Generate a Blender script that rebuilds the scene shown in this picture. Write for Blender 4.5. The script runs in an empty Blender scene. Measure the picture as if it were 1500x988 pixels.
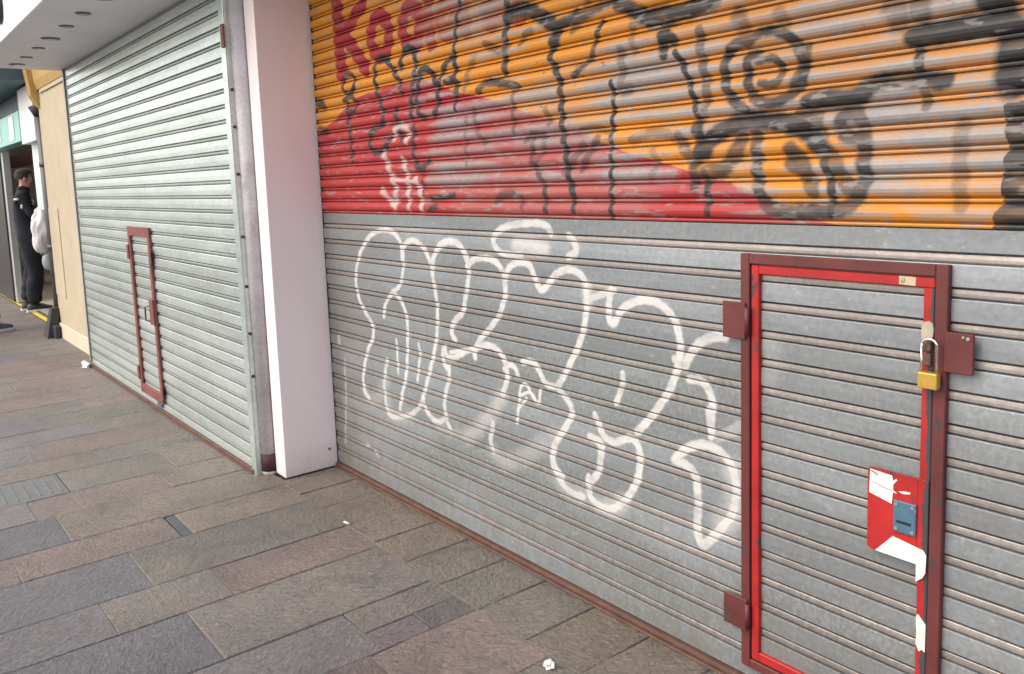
import bpy, bmesh, math, random
import numpy as np
from mathutils import Vector, Matrix
random.seed(7)
S = bpy.context.scene
COL = S.collection

# ------------------------------------------------------------------ camera
F_PX, CX, CY, W_PX, H_PX = 1225.1, 750.0, 407.64, 1500.0, 988.0
EYE = np.array([0.0, 0.0, 1.48])
_M = np.array([[0.62360172, 0.780961, -0.03494009],
               [0.07225795, -0.10208694, -0.99214769],
               [-0.77839558, 0.61618031, -0.12009223]])
_u, _s, _v = np.linalg.svd(_M)
CM = _u @ _v
cam = bpy.data.cameras.new('camera')
cam.sensor_width = 36.0
cam.lens = 36.0 * F_PX / W_PX
cam.shift_y = -(H_PX / 2 - CY) / W_PX
cam.clip_start = 0.05
cam.clip_end = 2000
cam_ob = bpy.data.objects.new('camera', cam)
COL.objects.link(cam_ob)
R3 = Matrix((CM[0], -CM[1], -CM[2])).transposed()
cam_ob.matrix_world = Matrix.Translation(EYE) @ R3.to_4x4()
S.camera = cam_ob

# ------------------------------------------------------------------ world, sun, exposure
SUN_EL, SUN_ROT = math.radians(45), math.radians(196)
world = bpy.data.worlds.new('World')
S.world = world
world.use_nodes = True
nt = world.node_tree
sky = nt.nodes.new('ShaderNodeTexSky')
sky.sky_type = 'NISHITA'
sky.sun_disc = False
sky.sun_elevation = SUN_EL
sky.sun_rotation = SUN_ROT
sky.air_density = 1.0
sky.dust_density = 5.0
sky.ozone_density = 1.0
bg = nt.nodes['Background']
bg.inputs['Strength'].default_value = 0.15
nt.links.new(sky.outputs[0], bg.inputs['Color'])
sun = bpy.data.lights.new('sun', 'SUN')
sun.energy = 1.5
sun.angle = math.radians(150)
sun.color = (1.0, 0.96, 0.9)
sun_ob = bpy.data.objects.new('sun', sun)
COL.objects.link(sun_ob)
sd = Vector((math.sin(SUN_ROT) * math.cos(SUN_EL), math.cos(SUN_ROT) * math.cos(SUN_EL), math.sin(SUN_EL)))
sun_ob.rotation_euler = sd.to_track_quat('Z', 'Y').to_euler()
S.view_settings.view_transform = 'Standard'
S.view_settings.look = 'None'
S.view_settings.exposure = 0.68
S.view_settings.gamma = 1.0
S.view_settings.use_curve_mapping = False

# ------------------------------------------------------------------ measuring helpers
def ray(u, v):
    return CM.T @ np.array([(u - CX) / F_PX, (v - CY) / F_PX, 1.0])

def on_wall(u, v, y):
    r = ray(u, v)
    return EYE + r * (y / r[1])

# ------------------------------------------------------------------ object helpers
WL = {}
def wloc(o):
    return WL[o.name] if o is not None else Vector((0, 0, 0))

def tag(o, label=None, cat=None, group=None, kind=None):
    if label: o['label'] = label
    if cat: o['category'] = cat
    if group: o['group'] = group
    if kind: o['kind'] = kind
    return o

def link(o, parent=None, world=None):
    COL.objects.link(o)
    w = Vector(world) if world is not None else wloc(parent)
    if parent is not None:
        o.parent = parent
        o.location = w - wloc(parent)
    else:
        o.location = w
    WL[o.name] = w
    return o

def thing(name, label, cat, loc, group=None):
    o = bpy.data.objects.new(name, None)
    o.empty_display_size = 0.1
    link(o, None, loc)
    return tag(o, label, cat, group)

class MB:
    """collects shapes given in world coordinates"""
    def __init__(s):
        s.bm = bmesh.new()
    def box(s, x0, x1, y0, y1, z0, z1, bev=0.0, seg=1):
        m = Matrix.Translation(((x0 + x1) / 2, (y0 + y1) / 2, (z0 + z1) / 2)) @ Matrix.Diagonal((abs(x1 - x0), abs(y1 - y0), abs(z1 - z0), 1))
        r = bmesh.ops.create_cube(s.bm, size=1.0, matrix=m)
        if bev:
            es = list({e for v in r['verts'] for e in v.link_edges})
            bmesh.ops.bevel(s.bm, geom=es, offset=bev, segments=seg, profile=0.5, affect='EDGES')
        return s
    def cyl(s, a, b, r0, r1=None, n=16, caps=True):
        a, b = Vector(a), Vector(b)
        d = b - a
        q = d.to_track_quat('Z', 'Y').to_matrix().to_4x4()
        bmesh.ops.create_cone(s.bm, cap_ends=caps, segments=n, radius1=r0, radius2=r0 if r1 is None else r1, depth=d.length,
                              matrix=Matrix.Translation((a + b) / 2) @ q)
        return s
    def ball(s, c, r, n=12):
        if not hasattr(r, '__len__'): r = (r, r, r)
        bmesh.ops.create_uvsphere(s.bm, u_segments=n, v_segments=max(6, n * 2 // 3), radius=1.0,
                                  matrix=Matrix.Translation(c) @ Matrix.Diagonal((*r, 1)))
        return s
    def prism(s, pts, d):
        """closed polygon of 3-D points pushed along vector d"""
        d = Vector(d)
        a = [s.bm.verts.new(p) for p in pts]
        b = [s.bm.verts.new(Vector(p) + d) for p in pts]
        n = len(pts)
        s.bm.faces.new(a[::-1]); s.bm.faces.new(b)
        for i in range(n):
            s.bm.faces.new((a[i], a[(i + 1) % n], b[(i + 1) % n], b[i]))
        return s
    def tube(s, pts, r, n=8):
        pts = [Vector(p) for p in pts]
        rings = []
        for i, p in enumerate(pts):
            t = (pts[min(i + 1, len(pts) - 1)] - pts[max(i - 1, 0)]).normalized()
            up = Vector((0, 1, 0)) if abs(t.y) < 0.9 else Vector((1, 0, 0))
            e1 = t.cross(up).normalized(); e2 = t.cross(e1)
            rr = r[i] if hasattr(r, '__len__') else r
            rings.append([s.bm.verts.new(p + (e1 * math.cos(k * 2 * math.pi / n) + e2 * math.sin(k * 2 * math.pi / n)) * rr) for k in range(n)])
        for i in range(len(rings) - 1):
            for k in range(n):
                s.bm.faces.new((rings[i][k], rings[i][(k + 1) % n], rings[i + 1][(k + 1) % n], rings[i + 1][k]))
        s.bm.faces.new(rings[0][::-1]); s.bm.faces.new(rings[-1])
        return s
    def build(s, name, mat, parent=None, smooth=False, world=None):
        w = Vector(world) if world is not None else wloc(parent)
        bmesh.ops.recalc_face_normals(s.bm, faces=s.bm.faces)
        bmesh.ops.translate(s.bm, verts=s.bm.verts, vec=-w)
        me = bpy.data.meshes.new(name)
        s.bm.to_mesh(me); s.bm.free()
        me.materials.append(mat)
        if smooth:
            me.polygons.foreach_set('use_smooth', [True] * len(me.polygons))
        o = bpy.data.objects.new(name, me)
        link(o, parent, w)
        return o

# ------------------------------------------------------------------ materials
def newmat(name):
    m = bpy.data.materials.new(name)
    m.use_nodes = True
    return m, m.node_tree, m.node_tree.nodes['Principled BSDF']

def N(t, typ, **kw):
    n = t.nodes.new(typ)
    for k, v in kw.items():
        if k in n.inputs: n.inputs[k].default_value = v
        else: setattr(n, k, v)
    return n

def noise(t, scale, detail=4, rough=0.55, vec=None, dist=0.0):
    n = N(t, 'ShaderNodeTexNoise', Scale=scale, Detail=detail, Roughness=rough, Distortion=dist)
    if vec is not None: t.links.new(vec, n.inputs['Vector'])
    return n

def ramp(t, fac, stops):
    r = N(t, 'ShaderNodeValToRGB')
    while len(r.color_ramp.elements) < len(stops): r.color_ramp.elements.new(0.5)
    for e, (p, c) in zip(r.color_ramp.elements, stops):
        e.position = p
        e.color = (*c, 1) if hasattr(c, '__len__') else (c, c, c, 1)
    t.links.new(fac, r.inputs[0])
    return r

def mix(t, fac, a, b, mode='MIX'):
    m = N(t, 'ShaderNodeMix', data_type='RGBA', blend_type=mode)
    for s_, v in ((m.inputs[0], fac), (m.inputs[6], a), (m.inputs[7], b)):
        if isinstance(v, bpy.types.NodeSocket): t.links.new(v, s_)
        elif hasattr(v, '__len__'): s_.default_value = (*v, 1)
        else: s_.default_value = v
    return m.outputs[2]

def math_(t, op, a, b=0.0, c=None, clamp=False):
    m = N(t, 'ShaderNodeMath', operation=op)
    m.use_clamp = clamp
    for i, v in enumerate((a, b, c)):
        if v is None: continue
        if isinstance(v, bpy.types.NodeSocket): t.links.new(v, m.inputs[i])
        else: m.inputs[i].default_value = v
    return m.outputs[0]

def pos_vec(t, scale=(1, 1, 1)):
    g = N(t, 'ShaderNodeNewGeometry')
    mp = N(t, 'ShaderNodeMapping')
    mp.inputs['Scale'].default_value = scale
    t.links.new(g.outputs['Position'], mp.inputs['Vector'])
    return mp.outputs[0]

def bump(t, b, h, strength=0.3, dist=0.002):
    n = N(t, 'ShaderNodeBump', Strength=strength, Distance=dist)
    t.links.new(h, n.inputs['Height'])
    t.links.new(n.outputs[0], b.inputs['Normal'])

def simple(name, col, rough=0.55, metal=0.0, var=0.12, scale=8.0, bmp=0.1, streak=(1, 1, 1), spec=0.5):
    m, t, b = newmat(name)
    n = noise(t, scale, 6, 0.6, pos_vec(t, streak))
    r = ramp(t, n.outputs['Fac'], ((0.25, tuple(c * (1 - var) for c in col)), (0.75, tuple(min(1, c * (1 + var)) for c in col))))
    t.links.new(r.outputs[0], b.inputs['Base Color'])
    b.inputs['Roughness'].default_value = rough
    b.inputs['Metallic'].default_value = metal
    b.inputs['Specular IOR Level'].default_value = spec
    n2 = noise(t, scale * 12, 3, 0.6, pos_vec(t))
    if bmp: bump(t, b, n2.outputs['Fac'], bmp, 0.001)
    return m

# ------------------------------------------------------------------ paint on the big shutter (flat print, rasterised on the shutter's own plane)
YR = 1.90                                   # plane of the big shutter
PX0, PX1, PZ0, PZ1, RES = -4.0, 0.8, 0.0, 2.7, 0.0025
NW, NH = int((PX1 - PX0) / RES), int((PZ1 - PZ0) / RES)
rng = np.random.default_rng(3)

def vnoise(cell_x, cell_z, octaves=3):
    out = np.zeros((NH, NW)); amp = 1.0; tot = 0
    for o in range(octaves):
        gx, gz = max(2, int((PX1 - PX0) / cell_x) + 2), max(2, int((PZ1 - PZ0) / cell_z) + 2)
        g = rng.random((gz, gx))
        fx = np.linspace(0, gx - 1.001, NW); fz = np.linspace(0, gz - 1.001, NH)
        ix, iz = fx.astype(int), fz.astype(int)
        tx, tz = fx - ix, fz - iz
        tx = tx * tx * (3 - 2 * tx); tz = tz * tz * (3 - 2 * tz)
        a = g[iz][:, ix] * (1 - tx) + g[iz][:, ix + 1] * tx
        b = g[iz + 1][:, ix] * (1 - tx) + g[iz + 1][:, ix + 1] * tx
        out += amp * (a * (1 - tz[:, None]) + b * tz[:, None]); tot += amp
        amp *= 0.5; cell_x /= 2; cell_z /= 2
    return out / tot
XG = PX0 + (np.arange(NW) + 0.5) * RES
ZG = PZ0 + (np.arange(NH) + 0.5) * RES

def to_plane(pts, zoom):
    (ox, oy), sc = zoom
    q = [on_wall(ox + p[0] / sc, oy + p[1] / sc, YR - 0.004) for p in pts]
    return np.array([(p[0], p[2]) for p in q])

def smooth_path(P):
    if len(P) < 3: return P
    out = []
    Q = np.vstack([2 * P[0] - P[1], P, 2 * P[-1] - P[-2]])
    for i in range(1, len(Q) - 2):
        for s in np.linspace(0, 1, 7)[:-1]:
            p0, p1, p2, p3 = Q[i - 1:i + 3]
            out.append(0.5 * (2 * p1 + (p2 - p0) * s + (2 * p0 - 5 * p1 + 4 * p2 - p3) * s * s + (3 * p1 - p0 - 3 * p2 + p3) * s ** 3))
    out.append(P[-1])
    return np.array(out)

def stroke(mask, pts, zoom, r, soft=0.35, alpha=1.0, taper=0.0):
    P = smooth_path(to_plane(pts, zoom))
    n = len(P) - 1
    for i in range(n):
        a, b = P[i], P[i + 1]
        f = (i + 0.5) / max(n, 1)
        rr = r * (1 - taper * abs(2 * f - 1)) * (1 + 0.12 * math.sin(i * 1.7))
        R = rr * (1 + soft) + 0.004
        x0 = int((min(a[0], b[0]) - R - PX0) / RES); x1 = int((max(a[0], b[0]) + R - PX0) / RES) + 1
        z0 = int((min(a[1], b[1]) - R - PZ0) / RES); z1 = int((max(a[1], b[1]) + R - PZ0) / RES) + 1
        x0, x1, z0, z1 = max(0, x0), min(NW, x1), max(0, z0), min(NH, z1)
        if x0 >= x1 or z0 >= z1: continue
        X, Z = np.meshgrid(XG[x0:x1], ZG[z0:z1])
        d = b - a; L = d @ d + 1e-12
        t = np.clip(((X - a[0]) * d[0] + (Z - a[1]) * d[1]) / L, 0, 1)
        D = np.hypot(X - a[0] - t * d[0], Z - a[1] - t * d[1])
        v = alpha * np.clip((rr * (1 + soft) - D) / (rr * 2 * soft + 1e-6), 0, 1)
        sub = mask[z0:z1, x0:x1]
        np.maximum(sub, v, out=sub)

def poly(mask, P, val=1.0):
    """fill a polygon given in plane coordinates"""
    X, Z = np.meshgrid(XG, ZG)
    ins = np.zeros(X.shape, bool)
    n = len(P)
    for i in range(n):
        (xa, za), (xb, zb) = P[i], P[(i + 1) % n]
        if za == zb: continue
        c = ((za > Z) != (zb > Z)) & (X < (xb - xa) * (Z - za) / (zb - za) + xa)
        ins ^= c
    mask[ins] = val

B1, B2, B3 = ((460, 0), 2.905), ((840, 0), 2.906), ((1160, 0), 2.744)
W1, W2, W3 = ((480, 300), 2.471), ((760, 300), 2.469), ((760, 600), 2.547)
D1 = ((1050, 360), 2.907)
ZB = 1.333                                   # painted slats end here
blank = lambda: np.zeros((NH, NW))

m_red, m_txt, m_blk, m_gry, m_slv, m_wht = (blank() for _ in range(6))
edge = np.vstack([to_plane([(10, 575), (40, 560), (100, 500), (180, 420), (300, 370), (420, 345), (480, 345), (560, 375), (640, 400), (760, 425), (880, 470), (1000, 510), (1100, 545)], B1),
                  to_plane([(100, 595), (200, 640), (400, 700), (640, 770), (780, 820), (870, 865), (960, 895)], B2),
                  to_plane([(100, 885), (185, 908)], B3)])
poly(m_red, [(-4.0, 1.30), (-4.0, edge[0][1])] + [tuple(p) for p in edge] + [(edge[-1][0], 1.30)])

def ring(cx, cy, rx, ry, n=18):
    return [(cx + rx * math.cos(a), cy + ry * math.sin(a)) for a in np.linspace(0, 2 * math.pi, n)]
# the old painted word (Kodak) in fat red letters
stroke(m_txt, [(100, 22), (120, 305)], B1, 0.052, 0.06)
stroke(m_txt, [(212, 12), (112, 172)], B1, 0.036, 0.06)
stroke(m_txt, [(128, 140), (222, 292)], B1, 0.040, 0.06)
stroke(m_txt, ring(284, 155, 39, 84), B1, 0.034, 0.06)
stroke(m_txt, ring(417, 112, 37, 82), B1, 0.034, 0.06)
stroke(m_txt, [(482, -60), (500, 185)], B1, 0.036, 0.06)
stroke(m_txt, ring(572, 72, 32, 70), B1, 0.036, 0.06)
stroke(m_txt, [(630, -25), (646, 125)], B1, 0.040, 0.06)
stroke(m_txt, [(735, -130), (752, 85)], B1, 0.05, 0.06)
stroke(m_txt, [(850, -110), (772, -5), (870, 55)], B1, 0.05, 0.06)

for pts, r, a in (
    ([(150, 312), (130, 340), (128, 385), (150, 400), (175, 365), (170, 325), (150, 312)], .016, .9),
    ([(130, 430), (160, 412), (182, 435), (178, 470), (150, 478)], .016, .9),
    ([(140, 420), (150, 520), (160, 600), (168, 685)], .020, .9),
    ([(355, 330), (320, 265), (285, 250), (262, 290), (265, 370), (285, 440), (300, 480), (290, 530), (250, 560), (240, 610), (260, 650), (300, 640), (325, 590)], .020, .9),
    ([(370, 290), (380, 230), (405, 205), (430, 225), (435, 280), (425, 350), (418, 430), (418, 500)], .021, .95),
    ([(445, 345), (460, 300), (485, 295), (510, 325), (530, 390), (530, 450), (515, 490)], .02, .95),
    ([(362, 330), (375, 400)], .018, .9),
    ([(450, 350), (440, 420), (450, 480), (475, 505)], .019, .9),
    ([(430, 540), (425, 620), (435, 690), (460, 720), (490, 690)], .02, .85),
    ([(350, 470), (360, 530), (378, 590)], .024, .9),
    ([(535, 350), (555, 290), (580, 255), (600, 250), (605, 300), (590, 345), (560, 350)], .018, .95),
    ([(630, -10), (610, 90), (600, 200), (600, 260), (605, 380), (605, 470)], .014, .9),
    ([(830, -10), (822, 80), (815, 200), (815, 310)], .022, .95),
    ([(825, 65), (870, 45), (930, 50), (990, 85), (1035, 130), (1020, 190)], .034, .95),
    ([(1020, 190), (1010, 250), (1045, 330), (1055, 420), (1060, 540), (1075, 640), (1090, 760), (1110, 830)], .019, .95),
    ([(1040, 110), (1080, 90), (1115, 55)], .022, .95),
    ([(700, 390), (730, 355), (790, 352), (870, 368)], .02, .85),
    ([(850, 390), (850, 470), (855, 560)], .016, .6),
    ([(940, 600), (930, 670), (960, 740), (985, 800), (990, 900)], .016, .75),
    ([(500, 845), (560, 840), (605, 828)], .016, .8),
    ([(495, 892), (525, 880)], .018, .8),
    ([(465, 740), (470, 830)], .008, .8),
    ([(800, 830), (840, 822), (880, 835), (890, 880)], .016, .6),
    ([(575, 345), (600, 340), (612, 390)], .022, .9),
    ([(20, 440), (45, 450)], .03, .8), ([(30, 555), (55, 560)], .03, .7)):
    stroke(m_blk, pts, B1, r * .74, .26, min(1, a * 1.08))
for pts, r, a in (
    ([(0, 85), (60, 60), (110, 30), (160, 8)], .022, .8),
    ([(190, 8), (260, 45), (320, 78), (370, 78), (440, 60), (540, 25), (610, -5)], .030, .95),
    ([(330, 80), (380, 72), (420, 70)], .036, .95),
    ([(125, 95), (100, 160), (80, 240), (30, 300), (0, 325)], .013, .8),
    ([(400, 145), (380, 185), (390, 235)], .022, .95),
    ([(380, 150), (425, 170)], .024, .9),
    ([(438, 225), (480, 300), (510, 400), (530, 480), (545, 560), (552, 650)], .013, .95),
    ([(540, 130), (545, 220), (565, 330), (570, 420), (550, 500)], .019, .65),
    ([(165, 350), (175, 430), (170, 530), (165, 620), (165, 700), (165, 820), (165, 930)], .012, .9),
    ([(760, 170), (690, 195), (655, 250), (648, 330), (672, 415), (740, 470)], .019, .85),
    ([(745, 185), (800, 140), (880, 135), (950, 185), (985, 270), (975, 350), (920, 410), (840, 440), (775, 420), (748, 350), (750, 250), (790, 235)], .018, .85),
    ([(790, 262), (850, 248), (885, 275), (888, 330), (850, 360), (800, 355)], .013, .8),
    ([(560, 650), (600, 585), (680, 535), (780, 512), (880, 520), (960, 540), (995, 565)], .03, .9),
    ([(780, 560), (785, 680), (790, 780), (810, 850), (850, 890), (920, 902), (988, 905)], .022, .8),
    ([(560, 735), (640, 722), (690, 660), (720, 590)], .028, .7),
    ([(450, 580), (480, 640), (515, 700), (520, 800)], .022, .7),
    ([(530, 540), (545, 620), (520, 700)], .026, .85),
    ([(562, 730), (575, 800), (575, 910)], .014, .9),
    ([(110, 590), (60, 680), (40, 720)], .018, .6),
    ([(0, 820), (5, 900)], .014, .8),
    ([(930, 640), (988, 720)], .03, .75),
    ([(1000, 480), (960, 490)], .02, .8)):
    stroke(m_blk, pts, B2, r * .8, .26, min(1, a * 1.1))
for pts, r, a in (
    ([(200, 215), (212, 300), (205, 385)], .016, .55), ([(215, 385), (240, 380)], .02, .6), ([(255, 110), (250, 160), (262, 220)], .012, .5),
    ([(60, 20), (40, 60), (0, 130)], .016, .6), ([(30, 560), (90, 545), (150, 560)], .012, .5), ([(430, 590), (400, 570), (330, 565), (250, 600)], .014, .5),
    ([(700, 60), (720, 100), (725, 160)], .022, .55), ([(880, 60), (900, 110)], .02, .5), ([(340, 640), (360, 700), (330, 760)], .012, .4)):
    stroke(m_blk, pts, B2, r, .28, a)
for pts, r, a in (
    ([(655, 490), (648, 560), (655, 700)], .011, .5), ([(680, 470), (700, 560), (730, 610)], .013, .55), ([(905, 600), (935, 570), (985, 590), (970, 660), (930, 700)], .013, .6),
    ([(780, 860), (820, 825), (880, 830)], .016, .6), ([(1150, 620), (1100, 690), (1070, 730)], .016, .6), ([(990, 470), (1005, 520)], .014, .6),
    ([(645, 380), (660, 300), (690, 240)], .014, .5), ([(730, 190), (790, 215), (830, 200)], .016, .6), ([(880, 190), (900, 150), (930, 130)], .012, .6)):
    stroke(m_blk, pts, B1, r, .28, a)
for pts, r, a in (
    ([(500, 145), (600, 130), (700, 110), (800, 95), (885, 108)], .032, .97),
    ([(885, 110), (900, 180), (890, 230), (885, 300), (890, 340)], .036, .97),
    ([(800, -5), (842, 35), (815, 70)], .036, .95),
    ([(510, 150), (515, 210), (515, 290)], .013, .95),
    ([(70, 412), (150, 400), (220, 402), (270, 388), (300, 362)], .028, .9),
    ([(285, 380), (310, 350), (370, 330), (450, 320), (550, 325), (625, 325)], .024, .85),
    ([(250, 450), (210, 470), (200, 510), (220, 545), (270, 550), (290, 500), (255, 440)], .02, .75),
    ([(300, 560), (290, 650), (300, 720), (270, 780), (230, 830), (160, 848), (60, 850), (-20, 855)], .022, .8),
    ([(-20, 500), (60, 520), (100, 570), (130, 605)], .028, .9),
    ([(130, 640), (150, 700), (165, 760), (160, 865)], .014, .92),
    ([(60, 200), (40, 300), (0, 380)], .022, .75),
    ([(100, 450), (120, 560), (180, 660), (220, 740), (265, 780)], .022, .7),
    ([(0, 650), (60, 700), (90, 770)], .024, .7),
    ([(690, 500), (680, 600), (680, 830)], .020, .45),
    ([(400, 20), (430, 60), (430, 100)], .03, .5), ([(515, -10), (520, 60)], .03, .6),
    ([(540, 360), (545, 430)], .014, .6)):
    stroke(m_blk, pts, B3, r * .84, .26, min(1, a * 1.1))
poly(m_blk, [tuple(p) for p in to_plane([(855, 420), (1000, 395), (1300, 380), (1300, 950), (805, 925), (815, 860), (850, 820), (845, 760), (855, 640), (875, 600), (860, 530)], B3)], .95)

# silver filler sprayed between the outlines: soft bands that lie on the crowns of the slats
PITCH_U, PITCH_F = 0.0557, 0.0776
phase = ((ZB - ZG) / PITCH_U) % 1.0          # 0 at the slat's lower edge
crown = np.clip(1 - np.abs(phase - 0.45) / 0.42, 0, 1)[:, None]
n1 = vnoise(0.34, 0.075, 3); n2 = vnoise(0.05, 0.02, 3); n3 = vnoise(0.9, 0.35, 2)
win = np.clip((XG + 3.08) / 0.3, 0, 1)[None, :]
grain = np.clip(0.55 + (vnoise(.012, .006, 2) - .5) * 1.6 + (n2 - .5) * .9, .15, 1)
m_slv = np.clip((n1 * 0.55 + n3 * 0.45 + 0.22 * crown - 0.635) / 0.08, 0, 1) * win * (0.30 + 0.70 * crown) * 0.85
for zoom, pts, r, a in ((B1, [(620, 130), (700, 100), (800, 70)], .06, .6), (B1, [(560, 520), (760, 480), (1000, 420)], .05, .7), (B1, [(520, 600), (760, 560), (1162, 540)], .05, .7), (B1, [(500, 770), (800, 755), (1150, 745)], .035, .65),
                        (B2, [(190, 185), (300, 160), (420, 150)], .04, .8), (B2, [(200, 350), (330, 320), (470, 305)], .045, .85), (B2, [(540, 120), (700, 85), (988, 30)], .06, .8), (B2, [(150, 750), (300, 742), (420, 735)], .03, .8), (B2, [(250, 590), (420, 575)], .03, .7), (B2, [(0, 700), (100, 690)], .05, .6),
                        (B3, [(0, 45), (200, 25), (500, 0)], .07, .85), (B3, [(0, 130), (200, 95), (360, 80)], .06, .85), (B3, [(180, 190), (300, 170), (520, 150)], .05, .8), (B3, [(150, 290), (350, 270), (540, 240)], .055, .85), (B3, [(300, 370), (450, 355), (700, 330), (860, 310)], .05, .85), (B3, [(360, 470), (600, 445), (850, 430)], .055, .9), (B3, [(290, 580), (450, 565), (600, 555)], .05, .85), (B3, [(330, 680), (600, 660), (850, 655)], .05, .85), (B3, [(500, 765), (700, 755), (800, 750)], .04, .7), (B3, [(560, 855), (760, 850)], .035, .6), (B3, [(700, 215), (850, 205)], .045, .8)):
    tmp = blank(); stroke(tmp, pts, zoom, r, .5, a)
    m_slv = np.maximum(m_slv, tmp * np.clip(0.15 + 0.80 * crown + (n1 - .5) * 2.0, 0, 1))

# white hand-like strokes on the red
for pts, r in (([(300, 655), (330, 740), (350, 800), (350, 880)], .017), ([(380, 680), (400, 750), (408, 890)], .015), ([(345, 590), (350, 550), (375, 535), (405, 560), (395, 600)], .014), ([(435, 760), (458, 830), (462, 890)], .015), ([(290, 810), (340, 868)], .015), ([(340, 765), (440, 775)], .007)):
    stroke(m_wht, pts, B1, r, .45, .72)
# the white outline piece on the bare slats
for pts, r, a in (
    ([(268, 165), (262, 130), (235, 100), (200, 92), (165, 105), (135, 140), (112, 195), (102, 260), (108, 320), (128, 375), (152, 415), (165, 445), (165, 480), (150, 515), (137, 560), (130, 620), (133, 670), (150, 700)], .0155, .95),
    ([(133, 670), (150, 705), (180, 700), (200, 670), (212, 640)], .03, .3),
    ([(270, 150), (275, 190), (273, 240), (262, 290), (240, 315), (218, 340), (205, 375), (203, 405)], .014, .9),
    ([(235, 315), (262, 345), (280, 385), (288, 430), (290, 490), (288, 560), (282, 630), (270, 690), (262, 740)], .015, .92),
    ([(270, 200), (272, 160), (290, 135), (315, 130), (340, 148), (360, 180), (375, 220), (385, 290), (395, 350), (397, 420), (392, 500), (378, 570), (360, 640), (345, 700)], .0155, .95),
    ([(378, 235), (385, 190), (405, 150), (435, 133), (470, 140), (490, 165), (505, 200)], .018, .95),
    ([(508, 200), (510, 260), (500, 330), (488, 390), (465, 415), (450, 440), (450, 470), (462, 490)], .017, .9),
    ([(505, 225), (530, 200), (570, 193), (605, 205), (630, 235), (643, 290), (640, 340), (620, 400), (585, 450), (550, 490), (533, 530), (535, 555)], .0165, .95),
    ([(640, 285), (650, 240), (675, 215), (710, 210), (735, 225), (748, 260), (765, 300), (780, 308), (800, 285), (830, 250), (870, 235), (905, 245), (930, 275), (937, 350), (932, 420), (915, 490), (885, 560), (850, 630), (830, 660)], .0165, .95),
    ([(808, 105), (795, 80), (760, 68), (700, 70), (650, 78), (615, 98), (600, 125), (610, 155), (640, 178), (700, 185)], .017, .9),
    ([(680, 145), (740, 150), (788, 160)], .024, .95),
    ([(872, 112), (895, 140), (900, 170), (870, 190)], .017, .8),
    ([(425, 515), (432, 545), (450, 555), (480, 545), (505, 530), (530, 520)], .015, .95),
    ([(445, 535), (500, 525)], .011, .9),
    ([(530, 525), (560, 510), (600, 515), (630, 545), (648, 590), (648, 640), (632, 690)], .017, .95),
    ([(632, 690), (605, 740), (570, 785), (535, 820), (505, 838)], .028, .55),
    ([(420, 520), (418, 560), (430, 590), (440, 590), (437, 640), (425, 690), (425, 740), (430, 780), (445, 812)], .015, .92),
    ([(215, 560), (207, 620), (207, 680), (215, 740), (230, 765), (255, 770), (300, 760), (330, 735), (350, 700)], .016, .8),
    ([(215, 700), (235, 760), (300, 765)], .03, .35),
    ([(345, 700), (355, 740), (380, 775), (405, 787), (430, 770)], .016, .9),
    ([(250, 490), (252, 540), (255, 610)], .012, .85), ([(330, 505), (335, 540), (328, 600), (325, 640)], .012, .85),
    ([(640, 595), (660, 580), (680, 592), (690, 620)], .014, .9),
    ([(705, 570), (735, 568), (760, 590), (785, 640), (800, 655), (830, 665), (870, 710), (885, 750), (870, 790), (845, 830), (825, 870), (815, 910), (825, 950), (850, 985)], .016, .9),
    ([(685, 790), (690, 740), (700, 660), (722, 655), (745, 700), (765, 715), (770, 670)], .009, .95), ([(700, 690), (735, 680), (760, 720)], .008, .95), ([(690, 740), (720, 700)], .008, .9),
    ([(600, 790), (590, 850), (600, 895)], .016, .75),
    ([(600, 895), (640, 930), (700, 918), (760, 880), (820, 840)], .03, .38),
    ([(400, 800), (440, 820), (510, 840)], .022, .35),
    ([(40, 480), (42, 500)], .02, .5), ([(62, 560), (66, 700), (64, 860)], .012, .45), ([(140, 868), (150, 872)], .012, .6), ([(170, 890), (185, 915)], .009, .5)):
    stroke(m_wht, pts, W1, r * (.76 if r < .021 else 1), .24 if r < .021 else .6, a * (.93 if r < .021 else .72))
for pts, r, a in (
    ([(240, 350), (262, 340), (300, 325), (345, 310)], .014, .85),
    ([(245, 300), (250, 350)], .022, .9),
    ([(332, 310), (325, 380), (330, 420), (345, 430), (365, 390), (400, 360), (450, 345), (500, 355), (540, 385), (568, 430), (582, 490), (580, 560), (565, 620), (540, 680), (500, 740), (460, 790), (425, 825)], .017, .95),
    ([(600, 585), (615, 550), (650, 505), (700, 480), (745, 478)], .018, .85),
    ([(565, 560), (600, 580)], .018, .8),
    ([(615, 632), (655, 637), (685, 668), (700, 720), (698, 780), (695, 840)], .016, .92),
    ([(375, 610), (375, 650), (360, 700), (350, 720)], .014, .92),
    ([(275, 760), (290, 800), (310, 840), (350, 860), (400, 845), (430, 870), (440, 920), (435, 985)], .016, .92),
    ([(255, 838), (295, 858), (300, 900), (290, 960), (275, 985)], .016, .85)):
    stroke(m_wht, pts, W2, r * (.76 if r < .021 else 1), .24 if r < .021 else .6, a * (.93 if r < .021 else .72))
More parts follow.
